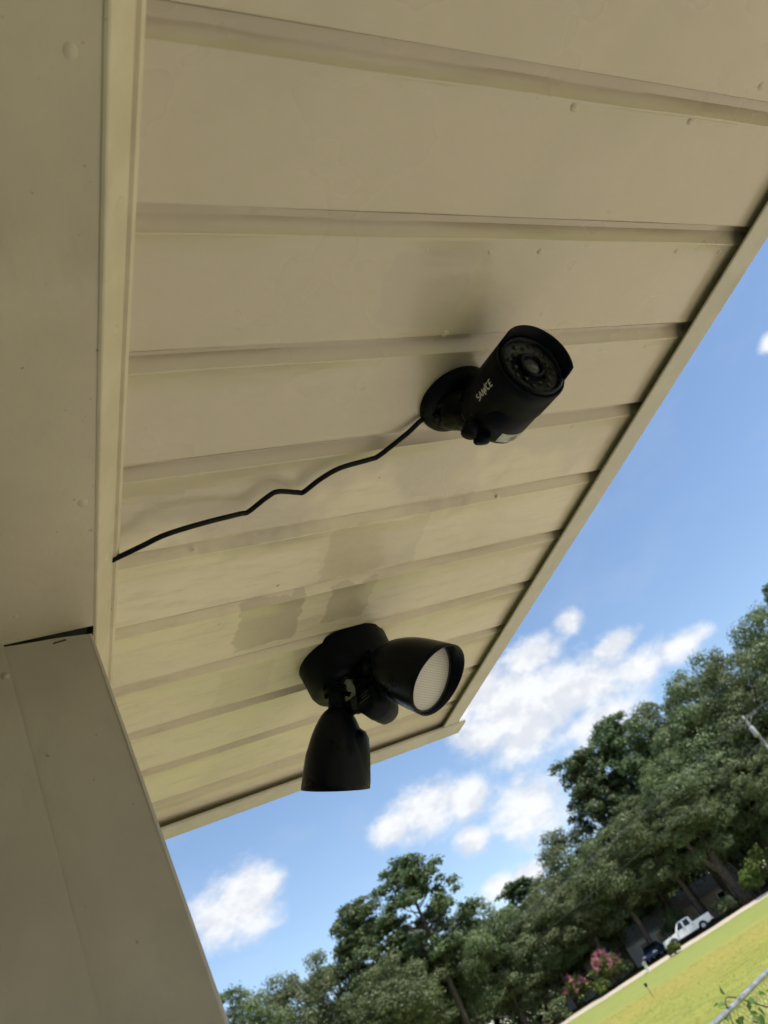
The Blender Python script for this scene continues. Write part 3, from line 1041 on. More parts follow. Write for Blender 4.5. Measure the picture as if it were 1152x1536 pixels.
AX_A = Vector((0.3552, -0.5189, -0.7776))
VIS_A = Vector((0.708, -0.667, 0.181))
neckA = L(0.4325, 0.7680, 0.4010)
hA = head(neckA, AX_A, VIS_A, 0.085, 0.0440, 0.0805, 0.017, L(0.437, 0.790, 0.412), [(0.36, 0.02), (0.54, 0.12), (0.72, 0.28), (0.865, 0.48), (0.955, 0.72)], 'upper lamp head tilted outwards, showing its prismatic lens')
fpart('swivel', MB().lathe([(0.0001, -0.017), (0.016, -0.016), (0.0175, -0.012), (0.0175, 0.012), (0.016, 0.016), (0.0001, 0.017)],
                           (L(0.436, 0.782, 0.408), Vector((0.9, 0.35, 0.1)), ZU), 28), M['black'])
sA = (VIS_A - VIS_A.dot(AX_A) * AX_A).normalized(); tA = AX_A.normalized().cross(sA)
for ang, tt in ((2.5, 0.052), (3.6, 0.052)):
    n_ = sA * math.cos(ang) + tA * math.sin(ang)
    fpart('head_screw', MB().lathe([(0.0001, 0.0016), (0.0018, 0.0013), (0.0026, 0.0003), (0.0026, -0.002)], (neckA + AX_A * tt + n_ * 0.0400, n_, AX_A), 12), M['grey_plastic'], hA)
AX_B = Vector((-0.3114, 0.4536, -0.8351))
neckB = L(0.3870, 0.8255, 0.3850)
VIS_B = Vector((-0.85, -0.40, 0.1))
hB = head(neckB, AX_B, VIS_B, 0.094, 0.0415, 0.084, 0.004, L(0.394, 0.820, 0.412), [(0.25, 0.02), (0.47, 0.11), (0.70, 0.31), (0.845, 0.52), (0.925, 0.68)], 'lower lamp head hanging straight down with its opening underneath')
# wing screws on the lower knuckle
for s_, off_ in ((-1, 0.0), (1, 0.006)):
    p = L(0.391, 0.822, 0.400 + off_ * 0.6)
    d_ = Vector((0.86, -0.26, -0.45)) * s_ * 0.8 + Vector((0, 0, -0.25))
    fpart('wing_screw', MB().tube([p + d_ * 0.010, p + d_ * 0.017, p + d_ * 0.021], [0.0035, 0.003, 0.0036], 10), M['black'])
# second, smaller hood on the outer flank of the lower head
side = Vector((0.80, -0.40, -0.46))
axb = AX_B.normalized()
sc_ = neckB + axb * 0.026 + (side - side.dot(axb) * axb).normalized() * 0.0185
fpart('side_housing', MB().lathe([(0.0001, -0.001), (0.010, 0.0), (0.0165, 0.004), (0.0205, 0.011), (0.0225, 0.030), (0.0235, 0.064), (0.0225, 0.0655), (0.021, 0.060)], (sc_, axb, side), 40), M['black_gloss'], hB)
# drip on the rim
fpart('rim_screw', blob(neckB + axb * 0.0935 + (side - side.dot(axb) * axb).normalized() * 0.024 + Vector((0.0, -0.028, -0.010)) * 0.6, 0.0032, (1, 1, 1.1), 5, 0.05, 12, 8), M['black_gloss'], hB)
# motion sensor: drop-shaped back with print, dome on the far side
sx = Vector((0.62, 0.30, -0.60)).normalized()      # where the sensor looks
bk = L(0.4130, 0.7930, 0.3660)
vw = (Vector((0, 0, EYE)) - bk).normalized()
sax = (sx - 0.35 * vw).normalized()
fs_ = (bk, sax, ZU)
sen = fpart('sensor', MB().lathe([(0.0001, -0.010), (0.0150, -0.0095), (0.0182, -0.006), (0.0190, 0.0), (0.0190, 0.018), (0.0182, 0.020)], fs_, 40, cap1=True), M['black'])
fpart('sensor_dome', MB().lathe([(0.0176, 0.020), (0.0180, 0.026), (0.0165, 0.034), (0.011, 0.040), (0.0001, 0.0425)], fs_, 36), M['grey_plastic'], sen)
fpart('sensor_arm', MB().tube([L(0.428, 0.812, 0.411), L(0.424, 0.806, 0.392), bk + sax * 0.003 + Vector((0, 0, 0.010))], [0.014, 0.0135, 0.015], 20), M['black'])
fpart('sensor_knuckle', MB().tube([L(0.396, 0.818, 0.374), L(0.400, 0.812, 0.372), L(0.406, 0.803, 0.369)], [0.0095, 0.0095, 0.0095], 16), M['black'])
fpart('lock_nut', MB().tube([L(0.401, 0.809, 0.3715), L(0.406, 0.802, 0.369)], [0.0118, 0.0118], 6), M['grey_plastic'])
X_ = (ZU - ZU.dot(sax) * sax).normalized(); Y_ = sax.cross(X_)
b = MB()
for i, w in enumerate((0.006, 0.014, 0.009, 0.017)):
    c = bk - sax * 0.01005 + X_ * (0.008 - 0.0052 * i)
    p = [c + Y_ * (sy * w / 2) + X_ * (szz * 0.0006) - sax * 0.0002 for sy, szz in ((-1, -1), (1, -1), (1, 1), (-1, 1))]
    b.add(p, [(0, 1, 2, 3)])
fpart('faint_print', b, M['dim_print'], sen)

# ------------------------------------------------------------------ trees
def quads(name, c, n, size, rng, mt, asp=1.0):
    """leaf faces: centres c, normals n, sizes -> one mesh of separate quads"""
    N = len(c)
    n = n / (np.linalg.norm(n, axis=1, keepdims=True) + 1e-9)
    r = rng.normal(size=(N, 3))
    u = np.cross(n, r); u /= (np.linalg.norm(u, axis=1, keepdims=True) + 1e-9)
    v = np.cross(n, u)
    s = size[:, None]
    co = np.empty((N, 4, 3))
    co[:, 0] = c - u * s * 0.5 * asp
    co[:, 1] = c - v * s * 0.32
    co[:, 2] = c + u * s * 0.5 * asp
    co[:, 3] = c + v * s * 0.32
    me = bpy.data.meshes.new(name)
    me.vertices.add(4 * N); me.loops.add(4 * N); me.polygons.add(N)
    me.vertices.foreach_set('co', co.ravel())
    me.loops.foreach_set('vertex_index', np.arange(4 * N, dtype=np.int32))
    me.polygons.foreach_set('loop_start', np.arange(0, 4 * N, 4, dtype=np.int32))
    me.polygons.foreach_set('loop_total', np.full(N, 4, dtype=np.int32))
    me.materials.append(mt)
    me.update(calc_edges=True)
    return me


def clump_leaves(cen, rad, per, rng, flat=0.92, lo=0.5):
    cs = []; ns = []
    for c, r in zip(cen, rad):
        k = max(12, int(per * r * r))
        d = rng.normal(size=(k, 3)); d /= np.linalg.norm(d, axis=1, keepdims=True)
        d[:, 2] = np.where(d[:, 2] < -0.6, -d[:, 2] * 0.7, d[:, 2])
        lump = 1 + 0.25 * np.sin(d @ rng.normal(size=3) * 4 + rng.uniform(0, 6))
        rr = r * (lo + (1.08 - lo) * rng.random(k) ** 0.6) * lump
        p = d * rr[:, None]; p[:, 2] *= flat
        cs.append(c + p)
        ns.append(d + rng.normal(size=(k, 3)) * 0.55 + np.array([0, 0, 0.35]))
    return np.concatenate(cs), np.concatenate(ns)


def make_oak(seed, Hh=20.0, R=5.6, base=0.20, nc=96, per=150, mt='oak_leaf', leaf=(0.15, 0.33)):
    rng = np.random.default_rng(seed)
    cen = []; rad = []
    zc = Hh * (1 + base) / 2; hz_ = Hh * (1 - base) / 2
    while len(cen) < nc:
        d = rng.normal(size=3); d /= np.linalg.norm(d)
        k = rng.random() ** 0.42
        az_ = math.atan2(d[1], d[0])
        lob = 1 + 0.18 * math.sin(3 * az_ + seed) + 0.12 * math.sin(5 * az_ + 2 * seed)
        p = np.array([d[0] * R * lob * k, d[1] * R * lob * k, zc + d[2] * hz_ * k * 0.94])
        r = rng.uniform(0.90, 1.90) * (1.0 - 0.25 * max(0, d[2]))
        if any(np.linalg.norm(p - q) < 0.45 * (r + s) for q, s in zip(cen, rad)):
            if rng.random() < 0.8: continue
        cen.append(p); rad.append(r)
    c, n = clump_leaves(cen, rad, per * 2.0, rng)
    s = rng.uniform(leaf[0], leaf[1], len(c))
    crown = quads('crown', c, n, s, rng, M[mt])
    tb = MB()
    top = Vector((rng.uniform(-0.6, 0.6), rng.uniform(-0.6, 0.6), Hh * 0.62))
    mid_ = Vector((rng.uniform(-0.4, 0.4), rng.uniform(-0.4, 0.4), Hh * 0.3))
    tb.tube([(0, 0, -0.4), (0.02, 0.0, 0.5), mid_, top], [0.55, 0.42, 0.33, 0.14], 10)
    for i in range(0, nc, 4):
        q = Vector(cen[i]); f = rng.uniform(0.25, 0.95)
        a = mid_.lerp(top, f)
        if a.z > q.z: a = mid_.lerp(top, max(0.0, (q.z - mid_.z) / (top.z - mid_.z) * 0.6))
        k = a.lerp(q, 0.5) + Vector((0, 0, -0.5))
        tb.tube([a, k, q], [0.15, 0.09, 0.03], 6)
    trunk = tb.mesh('trunk', M['bark'])
    return crown, trunk


def make_pine(seed, Hh=22.0, R=4.4, base=0.42, nc=46, mt='pine_leaf', lean=0.8, top_open=True):
    rng = np.random.default_rng(seed)
    tb = MB()
    l1 = Vector((rng.uniform(-lean, lean), rng.uniform(-lean, lean), 0))
    path = [Vector((0, 0, -0.4)), Vector((0, 0, Hh * 0.2)) + l1 * 0.2, Vector((0, 0, Hh * 0.5)) + l1 * 0.55, Vector((0, 0, Hh * 0.78)) + l1 * 1.0, Vector((0, 0, Hh * 0.97)) + l1 * 1.2]
    rads = [0.42, 0.33, 0.26, 0.16, 0.04]
    tb.tube(path, rads, 10)

    def at_z(z):
        for a, c in zip(path[:-1], path[1:]):
            if a.z <= z <= c.z: return a.lerp(c, (z - a.z) / (c.z - a.z))
        return path[-1]
    cen = []; rad = []
    for i in range(nc):
        f = (i + rng.random()) / nc
        z = Hh * (base + (0.985 - base) * f)
        rr = R * (0.35 + 0.65 * math.sin(math.pi * min(1, 0.18 + f * 0.85))) * rng.uniform(0.35, 1.05)
        a = rng.uniform(0, 6.283)
        s = at_z(min(z, Hh * 0.95))
        p = s + Vector((math.cos(a) * rr, math.sin(a) * rr, rng.uniform(0.2, 1.2)))
        st = at_z(max(Hh * base * 0.95, z - rr * 0.35))
        tb.tube([st, st.lerp(p, 0.55) + Vector((0, 0, -0.25)), p], [0.10, 0.06, 0.025], 6)
        for q in range(rng.integers(2, 4)):
            cen.append(np.array(p + Vector((rng.normal() * 0.75, rng.normal() * 0.75, rng.normal() * 0.35))))
            rad.append(rng.uniform(0.65, 1.2))
    c, n = clump_leaves(cen, rad, 210, rng, 0.7, 0.3)
    s = rng.uniform(0.20, 0.40, len(c))
    crown = quads('crown', c, n, s, rng, M[mt], 1.25)
    return crown, tb.mesh('trunk', M['bark'])


OAKS = [make_oak(3), make_oak(8, 20, 6.4, 0.16, 110), make_oak(15, 20, 4.8, 0.22, 84), make_oak(23, 20, 6.0, 0.12, 104, mt='oak_leaf'), make_oak(41, 20, 6.2, 0.30, 84)]
PINES = [make_pine(5, 22, 4.4, 0.42, 54), make_pine(12, 22, 4.2, 0.45, 48), make_pine(31, 22, 4.8, 0.34, 74)]


def plant(kind, var, az, dist, top_el, width, name, label, group, rot=0.0):
    """stand a tree at azimuth/distance so that its top reaches the given elevation"""
    x, y = polar(az, dist)
    z = gz(x, y)
    hgt = EYE + dist * math.tan(math.radians(top_el)) - z
    crown, trunk = (OAKS if kind == 'oak' else PINES)[var]
    h0 = 20.0 if kind == 'oak' else 22.0
    e = empty(name, (x, y, z), rot, label, 'tree', group)
    e.scale = (width, width, hgt / h0)
    obj('trunk', trunk, e)
    obj('crown', crown, e)
    return e


G1, G2 = 'trees in the wooded belt across the road', 'trees standing further back in the wood'
TREES = [
    ('oak', 2, 10.9, 88, 10.6, 0.85, 'leafy_tree', 'small leafy tree peeking out right beside the foot of the post', G1),
    ('oak', 0, 14.2, 96, 9.3, 1.00, 'leafy_tree', 'leafy tree left of the tall pine, lowest and nearest the post', G1),
    ('oak', 3, 17.6, 100, 9.9, 0.95, 'leafy_tree', 'rounded olive tree in front left of the tall open pine', G1),
    ('pine', 2, 20.6, 96, 10.8, 0.95, 'pine_tree', 'bushy dark pine directly left of the tall open-crowned pine', G1),
    ('pine', 0, 23.6, 94, 11.7, 1.05, 'pine_tree', 'tall open-crowned pine standing alone above the treeline, bare trunk showing', G1),
    ('oak', 2, 20.2, 88, 7.6, 0.95, 'leafy_tree', 'low olive tree filling the foreground under the tall pine', G1),
    ('oak', 1, 26.8, 98, 7.6, 0.90, 'leafy_tree', 'leafy tree right of the tall pine, behind its lower branches', G1),
    ('pine', 1, 29.8, 118, 7.0, 1.05, 'pine_tree', 'distant dark tree making the low hump in the treeline', G1),
    ('oak', 3, 31.6, 104, 6.3, 0.95, 'leafy_tree', 'pale olive tree at the low dip of the treeline', G1),
    ('oak', 0, 34.2, 106, 8.6, 1.05, 'leafy_tree', 'broad sunlit olive tree above the pink blossoming shrubs', G1),
    ('pine', 2, 38.0, 104, 11.6, 1.00, 'pine_tree', 'dark pine on the left shoulder of the tall right-hand trees', G1),
    ('pine', 0, 41.6, 106, 12.2, 1.05, 'pine_tree', 'dark pine above the white pickup, its crown against the big cloud', G1),
    ('oak', 1, 42.6, 100, 9.0, 0.95, 'leafy_tree', 'leafy tree rising directly behind the white pickup', G1),
    ('oak', 3, 45.2, 106, 11.6, 1.15, 'leafy_tree', 'tall pale olive tree left of the power pole', G1),
    ('oak', 0, 49.6, 104, 12.6, 1.10, 'leafy_tree', 'tallest pale olive tree, behind the power pole crossarm', G1),
    ('oak', 1, 53.6, 108, 13.0, 1.05, 'leafy_tree', 'tall olive tree cut by the right edge, above the power pole', G1),
    ('pine', 2, 56.8, 112, 13.4, 1.0, 'pine_tree', 'dark pine top at the right edge of the picture', G1),
    ('oak', 2, 46.6, 100, 7.2, 1.0, 'leafy_tree', 'shaded tree under the tall ones beside the power pole', G1),
    ('oak', 4, 33.0, 99, 6.6, 0.85, 'leafy_tree', 'leafy tree on a bare trunk rising between the pink shrubs and the mailbox', G1),
    ('oak', 4, 35.9, 98.5, 7.4, 0.85, 'leafy_tree', 'leafy tree on a bare trunk shading the dark blue car', G1),
    ('oak', 4, 39.6, 99.0, 8.2, 0.9, 'leafy_tree', 'leafy tree on a bare trunk spreading over the white pickup', G1),
    ('oak', 4, 30.2, 99.5, 5.6, 0.8, 'leafy_tree', 'leafy tree on a bare trunk over the smaller crape myrtle', G1),
    ('oak', 1, 22.4, 104, 8.2, 1.0, 'leafy_tree', 'leafy tree closing the gap behind the bare trunk of the tall pine', G1),
    ('oak', 3, 28.6, 100, 6.0, 0.95, 'leafy_tree', 'pale rounded tree right of the tall pine, in front of the low hump', G1),
    ('oak', 0, 39.8, 108, 9.4, 1.0, 'leafy_tree', 'leafy tree filling the gap between the two dark right-hand pines', G1),
    ('oak', 1, 44.0, 112, 12.2, 1.1, 'leafy_tree', 'full crowned tree between the dark pine above the pickup and the power pole', G1),
    ('oak', 0, 47.2, 112, 12.5, 1.1, 'leafy_tree', 'full crowned tree rising just left of the power pole top', G1),
    ('oak', 2, 37.0, 112, 7.4, 1.05, 'leafy_tree', 'shaded tree behind the blue car and the mailbox', G1),
    ('oak', 1, 50.5, 99, 6.5, 0.9, 'leafy_tree', 'shaded low tree at the right edge below the power pole', G1),
]
for i, (kd, vr, az, ds, el, wd, nm, lb, gp) in enumerate(TREES):
    plant(kd, vr, az, ds, el, wd, nm, lb, gp, rot=i * 1.37)
# a denser, darker row behind closes the gaps between the trunks
for i in range(22):
    az = 8 + i * 2.45
    plant('oak', i % 4, az, 128 + 7 * (i % 3), (5.0, 5.8, 4.6, 5.4)[i % 4] + (0.9 if az > 38 else 0) - (0.7 if 26 < az < 34 else 0), 1.25, 'leafy_tree',
          'dim leafy tree in the back row of the wood', G2, rot=i * 2.1)

# tangled undergrowth closing the view under the crowns
rng_u = np.random.default_rng(77)
cen = []; rad = []
for i in range(520):
    az = rng_u.uniform(3, 64); ds = rng_u.uniform(116, 126)
    ux, uy = polar(az, ds)
    cen.append(np.array([ux, uy, gz(ux, uy) + rng_u.random() ** 1.3 * 6.5])); rad.append(rng_u.uniform(1.0, 2.2))
c, n = clump_leaves(cen, rad, 60, rng_u)
tag(obj('undergrowth', quads('undergrowth', c, n, rng_u.uniform(0.3, 0.65, len(c)), rng_u, M['oak_leaf'])), 'dense shaded undergrowth deep in the wood behind the houses', 'undergrowth', kind='stuff')

# forked dark trunk right of the pickup
tb = MB()
x, y = polar(42.2, 97)
e = empty('leafy_tree', (x, y, gz(x, y)), 0, 'thick bare leaning trunk right of the white pickup, its crown lost in the canopy', 'tree', G1)
tb.tube([(0, 0, -0.3), (0.1, 0, 1.2), (-0.2, 0.2, 4.0), (0.4, 0.3, 8.0), (0.2, 0.2, 11.0)], [0.85, 0.62, 0.52, 0.42, 0.2], 12)
tb.tube([(-0.1, 0.1, 3.0), (-1.3, 0.5, 5.5), (-2.6, 0.2, 9.0)], [0.40, 0.30, 0.15], 10)
tb.build('trunk', M['bark'], e)
o = obj('crown', OAKS[2][0], e); o.location = (0, 0, 3.4); o.scale = (0.85, 0.85, 0.45)


# ------------------------------------------------------------------ shrubs under the trees
def shrub(az, dist, hgt, R, mt, label, name='shrub', seed=1, stems=5, blossom=0, group=None, leaf=(0.14, 0.30), cat='shrub'):
    rng = np.random.default_rng(seed)
    x, y = polar(az, dist)
    e = empty(name, (x, y, gz(x, y)), 0, label, cat, group)
    sb_ = MB()
    cen = []; rad = []
    for i in range(stems):
        a = 6.283 * i / stems + rng.uniform(-0.4, 0.4)
        tip = Vector((math.cos(a) * R * 0.6, math.sin(a) * R * 0.6, hgt * rng.uniform(0.6, 0.85)))
        sb_.tube([(0, 0, -0.1), tip * 0.5 + Vector((0, 0, 0.1)), tip], [0.05, 0.035, 0.015], 6)
    sb_.build('stem', M['bark'], e)
    for i in range(26):
        d = rng.normal(size=3); d /= np.linalg.norm(d)
        k = rng.random() ** 0.45
        cen.append(np.array([d[0] * R * k, d[1] * R * k, hgt * 0.56 + d[2] * hgt * 0.38 * k])); rad.append(rng.uniform(0.28, 0.5) * R / 1.1)
    c, n = clump_leaves(cen, rad, 420 / (R * R) * 1.3, rng)
    obj('foliage', quads('foliage', c, n, rng.uniform(leaf[0], leaf[1], len(c)), rng, M[mt]), e)
    if blossom:
        cen = []; rad = []
        for i in range(blossom):
            a = rng.uniform(0, 6.283); k = rng.random() ** 0.5
            cen.append(np.array([math.cos(a) * R * k * 1.05, math.sin(a) * R * k * 1.05, hgt * (0.98 - 0.42 * k ** 2) * rng.uniform(0.86, 1.06)])); rad.append(rng.uniform(0.16, 0.32))
        c, n = clump_leaves(cen, rad, 900, rng, 1.5, 0.2)
        obj('blossom', quads('blossom', c, n, rng.uniform(0.10, 0.2, len(c)), rng, M['pink']), e)
    return e


shrub(32.75, 94.5, 3.3, 1.5, 'shrub_leaf', 'larger crape myrtle in pink bloom beside the roadside houses', 'crape_myrtle', 2, 6, 34, 'pink flowering shrubs by the road')
shrub(30.5, 96, 2.7, 1.35, 'shrub_leaf', 'smaller crape myrtle in pink bloom, the left-hand one', 'crape_myrtle', 3, 6, 22, 'pink flowering shrubs by the road')
shrub(31.9, 93.8, 1.2, 0.9, 'shrub_leaf', 'low yellow-green bush between the two pink crape myrtles', 'bush', 4, 4)
shrub(36.9, 88.6, 0.9, 0.65, 'shrub_leaf', 'small green bush on the verge in front of the pickup nose', 'bush', 5, 4)
shrub(44.3, 95.5, 4.6, 1.5, 'shrub_leaf', 'tall yellow-green sapling at the right edge above the road', 'sapling', 6, 4, cat='tree')
shrub(43.2, 95.0, 2.6, 1.1, 'shrub_leaf', 'yellow-green bush at the foot of the thick leaning trunk', 'bush', 7, 4)
shrub(33.6, 95.5, 1.5, 1.1, 'oak_leaf', 'dark green bush right of the larger crape myrtle', 'bush', 8, 4)
shrub(37.8, 101, 3.4, 1.6, 'oak_leaf', 'dark shrub behind the hood of the white pickup', 'bush', 9, 4)
shrub(40.9, 95.5, 1.6, 1.3, 'oak_leaf', 'dark low shrub behind the tailgate of the pickup', 'bush', 10, 4)
shrub(29.0, 94, 2.0, 1.4, 'oak_leaf', 'dark shrub left of the smaller crape myrtle', 'bush', 11, 4)


# ------------------------------------------------------------------ houses under the trees
def house(az, dist, w, dep, wall_h, ridge, wall_m, roof_m, label, openings, yaw=0.0, gable_front=False):
    x, y = polar(az, dist)
    e = empty('house', (x, y, gz(x, y) - 0.05), -RA + yaw, label, 'house')      # local x along the road, -y towards it
    b = MB().box((0, dep / 2, wall_h / 2), (w, dep, wall_h))
    b.build('wall', M[wall_m], e)
    o_ = 0.45
    rb = MB()
    if gable_front:
        out = [(-w / 2 - o_, wall_h - 0.12), (0, ridge), (w / 2 + o_, wall_h - 0.12), (w / 2 + o_, wall_h + 0.06), (0, ridge + 0.2), (-w / 2 - o_, wall_h + 0.06)]
        rb.prism(out, -o_, dep + o_)
        gb = MB().prism([(-w / 2, wall_h + 0.002), (w / 2, wall_h + 0.002), (0, ridge - 0.1)], 0.01, dep - 0.01)
        gb.build('gable', M[wall_m], e)
    else:
        out = [(-o_, wall_h - 0.12), (dep / 2, ridge), (dep + o_, wall_h - 0.12), (dep + o_, wall_h + 0.06), (dep / 2, ridge + 0.2), (-o_, wall_h + 0.06)]
        n = len(out)
        vs = [(-w / 2 - o_, yy, zz) for yy, zz in out] + [(w / 2 + o_, yy, zz) for yy, zz in out]
        rb.add(vs, [tuple(range(n)), tuple(reversed(range(n, 2 * n)))] + [(i, n + i, n + (i + 1) % n, (i + 1) % n) for i in range(n)])
    r = rb.build('roof', M[roof_m], e)
    for kind, cx, cz, ww, hh in openings:
        fr_ = MB()
        for sx_, sz_, bw, bh in ((0, hh / 2 + 0.04, ww + 0.16, 0.08), (0, -hh / 2 - 0.04, ww + 0.16, 0.08), (-ww / 2 - 0.04, 0, 0.08, hh), (ww / 2 + 0.04, 0, 0.08, hh)):
            fr_.box((cx + sx_, -0.03, cz + sz_), (bw, 0.08, bh))
        f = fr_.build(kind, M['white_paint'], e)
        MB().box((cx, -0.012, cz), (ww, 0.02, hh)).build('pane' if kind == 'window' else 'leaf', M['car_glass'], f)
    return e


house(31.6, 107, 7.5, 7, 2.5, 4.0, 'house_grey', 'roof_grey', 'grey sided house between the two pink crape myrtles', [('window', 1.6, 1.4, 1.0, 1.1), ('window', -1.6, 1.4, 1.0, 1.1)], 0.1, True)
house(35.0, 108, 9.0, 7, 2.4, 3.9, 'house_white', 'roof_grey', 'house with pale grey roof behind the mailbox', [('carport', -2.6, 1.05, 2.8, 2.0), ('window', 1.0, 1.4, 1.2, 1.0), ('window', 3.2, 1.4, 1.0, 1.0)])
house(39.6, 110, 12.0, 8, 2.6, 4.2, 'house_tan', 'roof_brown', 'tan brick house half hidden behind the white pickup', [('window', -3.5, 1.5, 1.4, 1.2), ('door', 0.0, 1.05, 1.0, 2.0), ('window', 3.4, 1.5, 1.6, 1.2)])


# ------------------------------------------------------------------ vehicles
def wheel(parent, x, y, r, w):
    fr_ = (Vector((x, y, r)), Vector((0, 1 if y > 0 else -1, 0)), Vector((1, 0, 0)))
    t = MB().lathe([(r * 0.62, -w / 2), (r * 0.93, -w / 2), (r, -w * 0.3), (r, w * 0.3), (r * 0.93, w / 2), (r * 0.62, w / 2)], fr_, 24).build('wheel', M['tyre'], parent)
    MB().lathe([(r * 0.63, w * 0.3), (r * 0.56, w * 0.44), (r * 0.2, w * 0.40), (0.001, w * 0.46)], fr_, 16).build('rim', M['rim'], t)


def side_body(outline, y0, y1, inset, zi):
    """body from a side outline with the upper part drawn in towards the roof"""
    n = len(outline)
    def yy(z, s): return s * (abs(y1) - (inset * max(0.0, z - zi) if z > zi else 0.0))
    vs = [(x, yy(z, -1), z) for x, z in outline] + [(x, yy(z, 1), z) for x, z in outline]
    b = MB()
    b.add(vs, [tuple(range(n)), tuple(reversed(range(n, 2 * n)))] + [(i, n + i, n + (i + 1) % n, (i + 1) % n) for i in range(n)])
    return b


def arch(cx, r, n=7):
    return [(cx + r * math.cos(math.pi * (1 - i / n)), 0.38 + r * math.sin(math.pi * (1 - i / n))) for i in range(n + 1)]


x, y = polar(38.2, 95.5)
tr_ = empty('pickup_truck', (x, y, gz(x, y) + 0.02), -RA + math.radians(1), 'white crew-cab pickup truck parked under the trees by the road', 'truck')
tr_.scale = (0.97, 0.97, 0.97)
# front points to -x (left in the picture); -y side faces the lens
lower = [(-2.85, 0.45)] + arch(-1.85, 0.50) + arch(1.70, 0.50) + [(2.85, 0.50), (2.90, 0.75), (2.88, 1.22), (0.95, 1.22), (0.93, 1.12), (-1.25, 1.12), (-2.55, 1.04), (-2.86, 0.90)]
bevel(side_body(lower, -0.97, 0.97, 0.10, 0.9).build('body', M['truck_white'], tr_), 0.05, 2)
cabo = [(-1.30, 1.10), (-0.62, 1.80), (-0.40, 1.86), (0.62, 1.86), (0.86, 1.76), (0.95, 1.10)]
bevel(side_body(cabo, -0.93, 0.93, 0.22, 1.1).build('cab', M['truck_white'], tr_), 0.05, 2)
for a, c, d_, e_, nm in ((-1.02, -0.50, -0.18, -0.14, 'window'), (-0.02, 0.02, 0.66, 0.60, 'window')):
    for s in (-1, 1):
        o4 = [(a, 1.17), (c, 1.74), (e_, 1.76), (d_, 1.17)]
        vs = [(q[0], s * (0.945 - 0.22 * (q[1] - 1.1)), q[1]) for q in o4]
        MB().add(vs, [(0, 1, 2, 3)]).build(nm, M['car_glass'], tr_)
MB().add([(-1.285, -0.78, 1.16), (-1.285, 0.78, 1.16), (-0.67, 0.70, 1.78), (-0.67, -0.70, 1.78)], [(0, 1, 2, 3)]).build('windscreen', M['car_glass'], tr_)
MB().box((1.9, 0, 1.216), (1.75, 1.62, 0.03)).build('bed_floor', M['tyre'], tr_)
for s in (-1, 1):
    for cx in (-1.85, 1.70):
        wheel(tr_, cx, s * 0.86, 0.40, 0.26)
    MB().box((2.90, s * 0.80, 1.0), (0.05, 0.16, 0.36)).build('tail_light', M['tail_red'], tr_)
    MB().box((-2.84, s * 0.74, 0.88), (0.08, 0.34, 0.20)).build('headlight', M['head_lamp'], tr_)
    MB().box((-0.92, s * 1.02, 1.22), (0.12, 0.18, 0.20)).build('mirror', M['truck_white'], tr_)
for s in (-1, 1):
    for sx_ in (-1.12, -0.08, 0.86):
        MB().box((sx_, s * 0.972, 0.86), (0.025, 0.012, 0.50)).build('door_seam', M['tyre'], tr_)
    for sx_ in (-0.22, 0.72):
        MB().box((sx_, s * 0.978, 1.02), (0.18, 0.02, 0.04)).build('door_handle', M['tyre'], tr_)
    MB().box((-0.05, s * 0.93, 0.40), (2.6, 0.10, 0.10)).build('side_step', M['tyre'], tr_)
MB().box((-2.90, 0, 0.55), (0.14, 1.8, 0.22)).build('bumper', M['rim'], tr_)
MB().box((2.95, 0, 0.56), (0.12, 1.8, 0.20)).build('bumper', M['rim'], tr_)

x, y = polar(35.75, 97.5)
cr = empty('parked_car', (x, y, gz(x, y) + 0.02), -RA + math.radians(78), 'dark blue car parked in shade left of the white pickup', 'car')
lower = [(-2.2, 0.35)] + [(a, b_ - 0.06) for a, b_ in arch(-1.35, 0.38)] + [(a, b_ - 0.06) for a, b_ in arch(1.3, 0.38)] + [(2.2, 0.38), (2.25, 0.70), (2.1, 0.95), (1.2, 0.98), (-1.0, 0.95), (-2.1, 0.78), (-2.25, 0.6)]
bevel(side_body(lower, -0.88, 0.88, 0.10, 0.8).build('body', M['car_blue'], cr), 0.05, 2)
bevel(side_body([(-0.95, 0.93), (-0.25, 1.38), (0.1, 1.44), (0.9, 1.42), (1.75, 0.96)], -0.82, 0.82, 0.28, 0.95).build('cabin', M['car_glass'], cr), 0.04, 2)
bevel(MB().box((0.38, 0, 1.435), (1.05, 1.2, 0.04)).build('roof', M['car_blue'], cr), 0.015, 2)
for s in (-1, 1):
    for cx in (-1.35, 1.3):
        wheel(cr, cx, s * 0.80, 0.32, 0.2)
    MB().box((-2.2, s * 0.62, 0.68), (0.12, 0.34, 0.12)).build('headlight', M['head_lamp'], cr)
    MB().box((2.2, s * 0.62, 0.78), (0.10, 0.30, 0.14)).build('tail_light', M['tail_red'], cr)

# ------------------------------------------------------------------ street furniture
x, y = polar(34.9, 88.4)
mbx = empty('mailbox', (x, y, gz(x, y)), -RA, 'grey mailbox on a white post at the edge of the lawn', 'mailbox')
bevel(MB().box((0, 0, 0.30), (0.30, 0.26, 0.62)).build('post', M['white_paint'], mbx), 0.02)
b = MB().prism([(-0.2, 0.62), (0.2, 0.62), (0.2, 0.80), (0.14, 0.88), (0.0, 0.92), (-0.14, 0.88), (-0.2, 0.80)], -0.32, 0.28)
b.build('box', M['steel'], mbx)
MB().box((0.215, 0.0, 0.84), (0.02, 0.14, 0.10)).build('flag', M['tail_red'], mbx)

